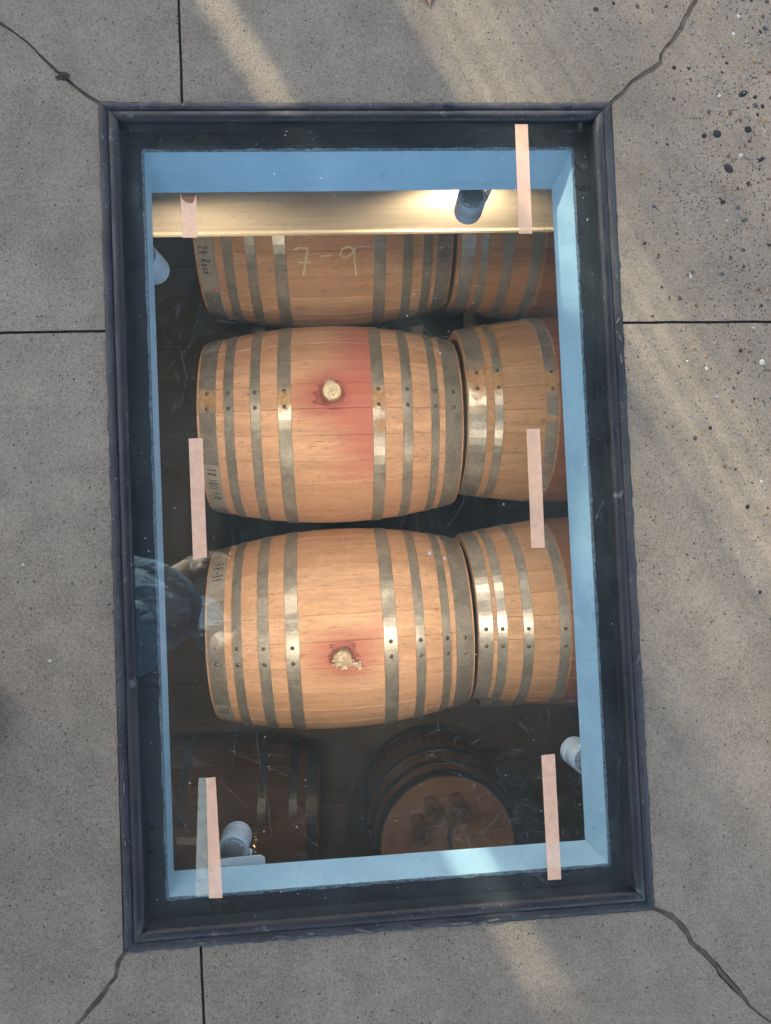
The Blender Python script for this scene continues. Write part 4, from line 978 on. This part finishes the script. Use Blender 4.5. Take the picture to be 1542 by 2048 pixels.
# phone
ph = empty('phone', (.002, -.038, 1.136)); tag(ph, 'black phone held above the glass, mirrored between the two barrels', 'phone')
bm = bmesh.new(); bmesh.ops.create_cube(bm, size=1, matrix=Matrix.Translation((0, 0, .0045)) @ Matrix.Diagonal((.073, .160, .0085, 1)))
bmesh.ops.bevel(bm, geom=[e for e in bm.edges if abs((e.verts[0].co - e.verts[1].co).z) > .004], offset=.009, segments=5, affect='EDGES')
bmobj('phone_case', bm, mat('phone_case_black', (.010, .009, .012), .35)[0], ph)
MB().box(-.034, .034, -.076, .076, .0089, .0096).obj('screen', mat('dark_screen', (.01, .01, .012), .15)[0], ph)
MB().box(-.034, .034, .046, .068, -.0012, .0002).obj('camera_bar', mat('camera_bar_grey', (.03, .03, .034), .25)[0], ph)

# ------------------------------------------------------------------ unseen roof, added overhead so the glass mirrors a dark soft sheen
roof = empty('unseen_roof', (.22, .15, 0)); tag(roof, 'unseen grey boarded roof, added overhead for the soft sheen it gives the glass', 'roof')
M['roof_board'] = paint_mat('dark_roof_boards', (.17, .20, .225), (.22, .25, .275), .7, 4, stretch=(1, 8, 1)); M['roof_beam'] = paint_mat('roof_beam_stain', (.05, .045, .04), (.08, .07, .06), .7, 6)
RX0, RX1, RY0, RY1, RZ = -1.28, 1.22, -2.12, 2.12, 2.62
for i in range(20):
    y0 = RY0 + (RY1 - RY0) * i / 20; y1 = RY0 + (RY1 - RY0) * (i + 1) / 20 - .006
    MB().box(RX0, RX1, y0, y1, RZ, RZ + .03).obj('roof_board', M['roof_board'], roof)
MB().box(RX0, RX1, RY0, RY1, RZ + .032, RZ + .04).obj('roof_felt', M['roof_beam'], roof)
for x in (RX0 + .04, RX1 - .04):
    MB().box(x - .04, x + .04, RY0, RY1, RZ - .14, RZ - .002).obj('roof_beam', M['roof_beam'], roof)
    for y in (RY0 + .06, RY1 - .06): MB().box(x - .045, x + .045, y - .045, y + .045, 0, RZ - .141).obj('post', M['roof_beam'], roof)

# ------------------------------------------------------------------ unseen timber screen, added to cut the sun into streaks
a_ = Vector((SUN_AZ[0], SUN_AZ[1], 0)); n_ = Vector((a_.y, -a_.x, 0)); DS = 6.0; SH = 3.80
scr = empty('unseen_slit_screen', a_ * DS); scr.rotation_euler = (0, 0, math.atan2(n_.y, n_.x)); tag(scr, 'unseen tall screen of upright boards, added to cut the sun into streaks', 'screen')
M['timber'] = paint_mat('weathered_timber', (.22, .15, .10), (.30, .22, .15), .7, 5, stretch=(6, 6, 1))
# (centre, width, open from z, open to z): narrow slits between the boards, some of them boarded over part of the way up
gaps = [(-.085, .015, 3.30, 4.2), (.285, .018, 0, 3.18)]
rg = random.Random(77)
gaps += [(.215 + .030 * i + rg.uniform(-.006, .006), rg.uniform(.002, .0065), 3.25, 4.2) for i in range(11) if abs(.215 + .030 * i - .285) > .022]
gaps += [(.560, .012, 0, 4.2), (.600, .014, 0, 4.2), (.640, .013, 0, 4.2), (.680, .008, 0, 4.2)]
gaps += [(.715 + .031 * i + rg.uniform(-.006, .006), rg.uniform(.002, .0058), 0, 4.2) for i in range(13)]
gaps.sort()
edges = [-1.30, -.410, -.4095] + [e for g in gaps for e in (g[0] - g[1] / 2, g[0] + g[1] / 2)] + [1.20]
for i in range(0, len(edges), 2):
    s0, s1 = edges[i], edges[i + 1]; k = max(1, round((s1 - s0) / .30))
    for j in range(k):
        b0 = s0 + (s1 - s0) * j / k; b1 = s0 + (s1 - s0) * (j + 1) / k
        MB().box(b0, b1, -.02 + .004 * (j % 2), .02 + .004 * (j % 2), 0, SH if b1 < -.40 else 4.65).obj('board', M['timber'], scr)
for c, wd, z0, z1 in gaps:
    for za, zb in ((0, z0), (z1, 4.65)):
        if zb - za > .05: MB().box(c - wd / 2 - .004, c + wd / 2 + .004, .026, .034, za, zb).obj('batten', M['timber'], scr)
for z in (.3, 3.65): MB().box(-1.30, 1.20, .036, .07, z, z + .1).obj('rail', M['timber'], scr)
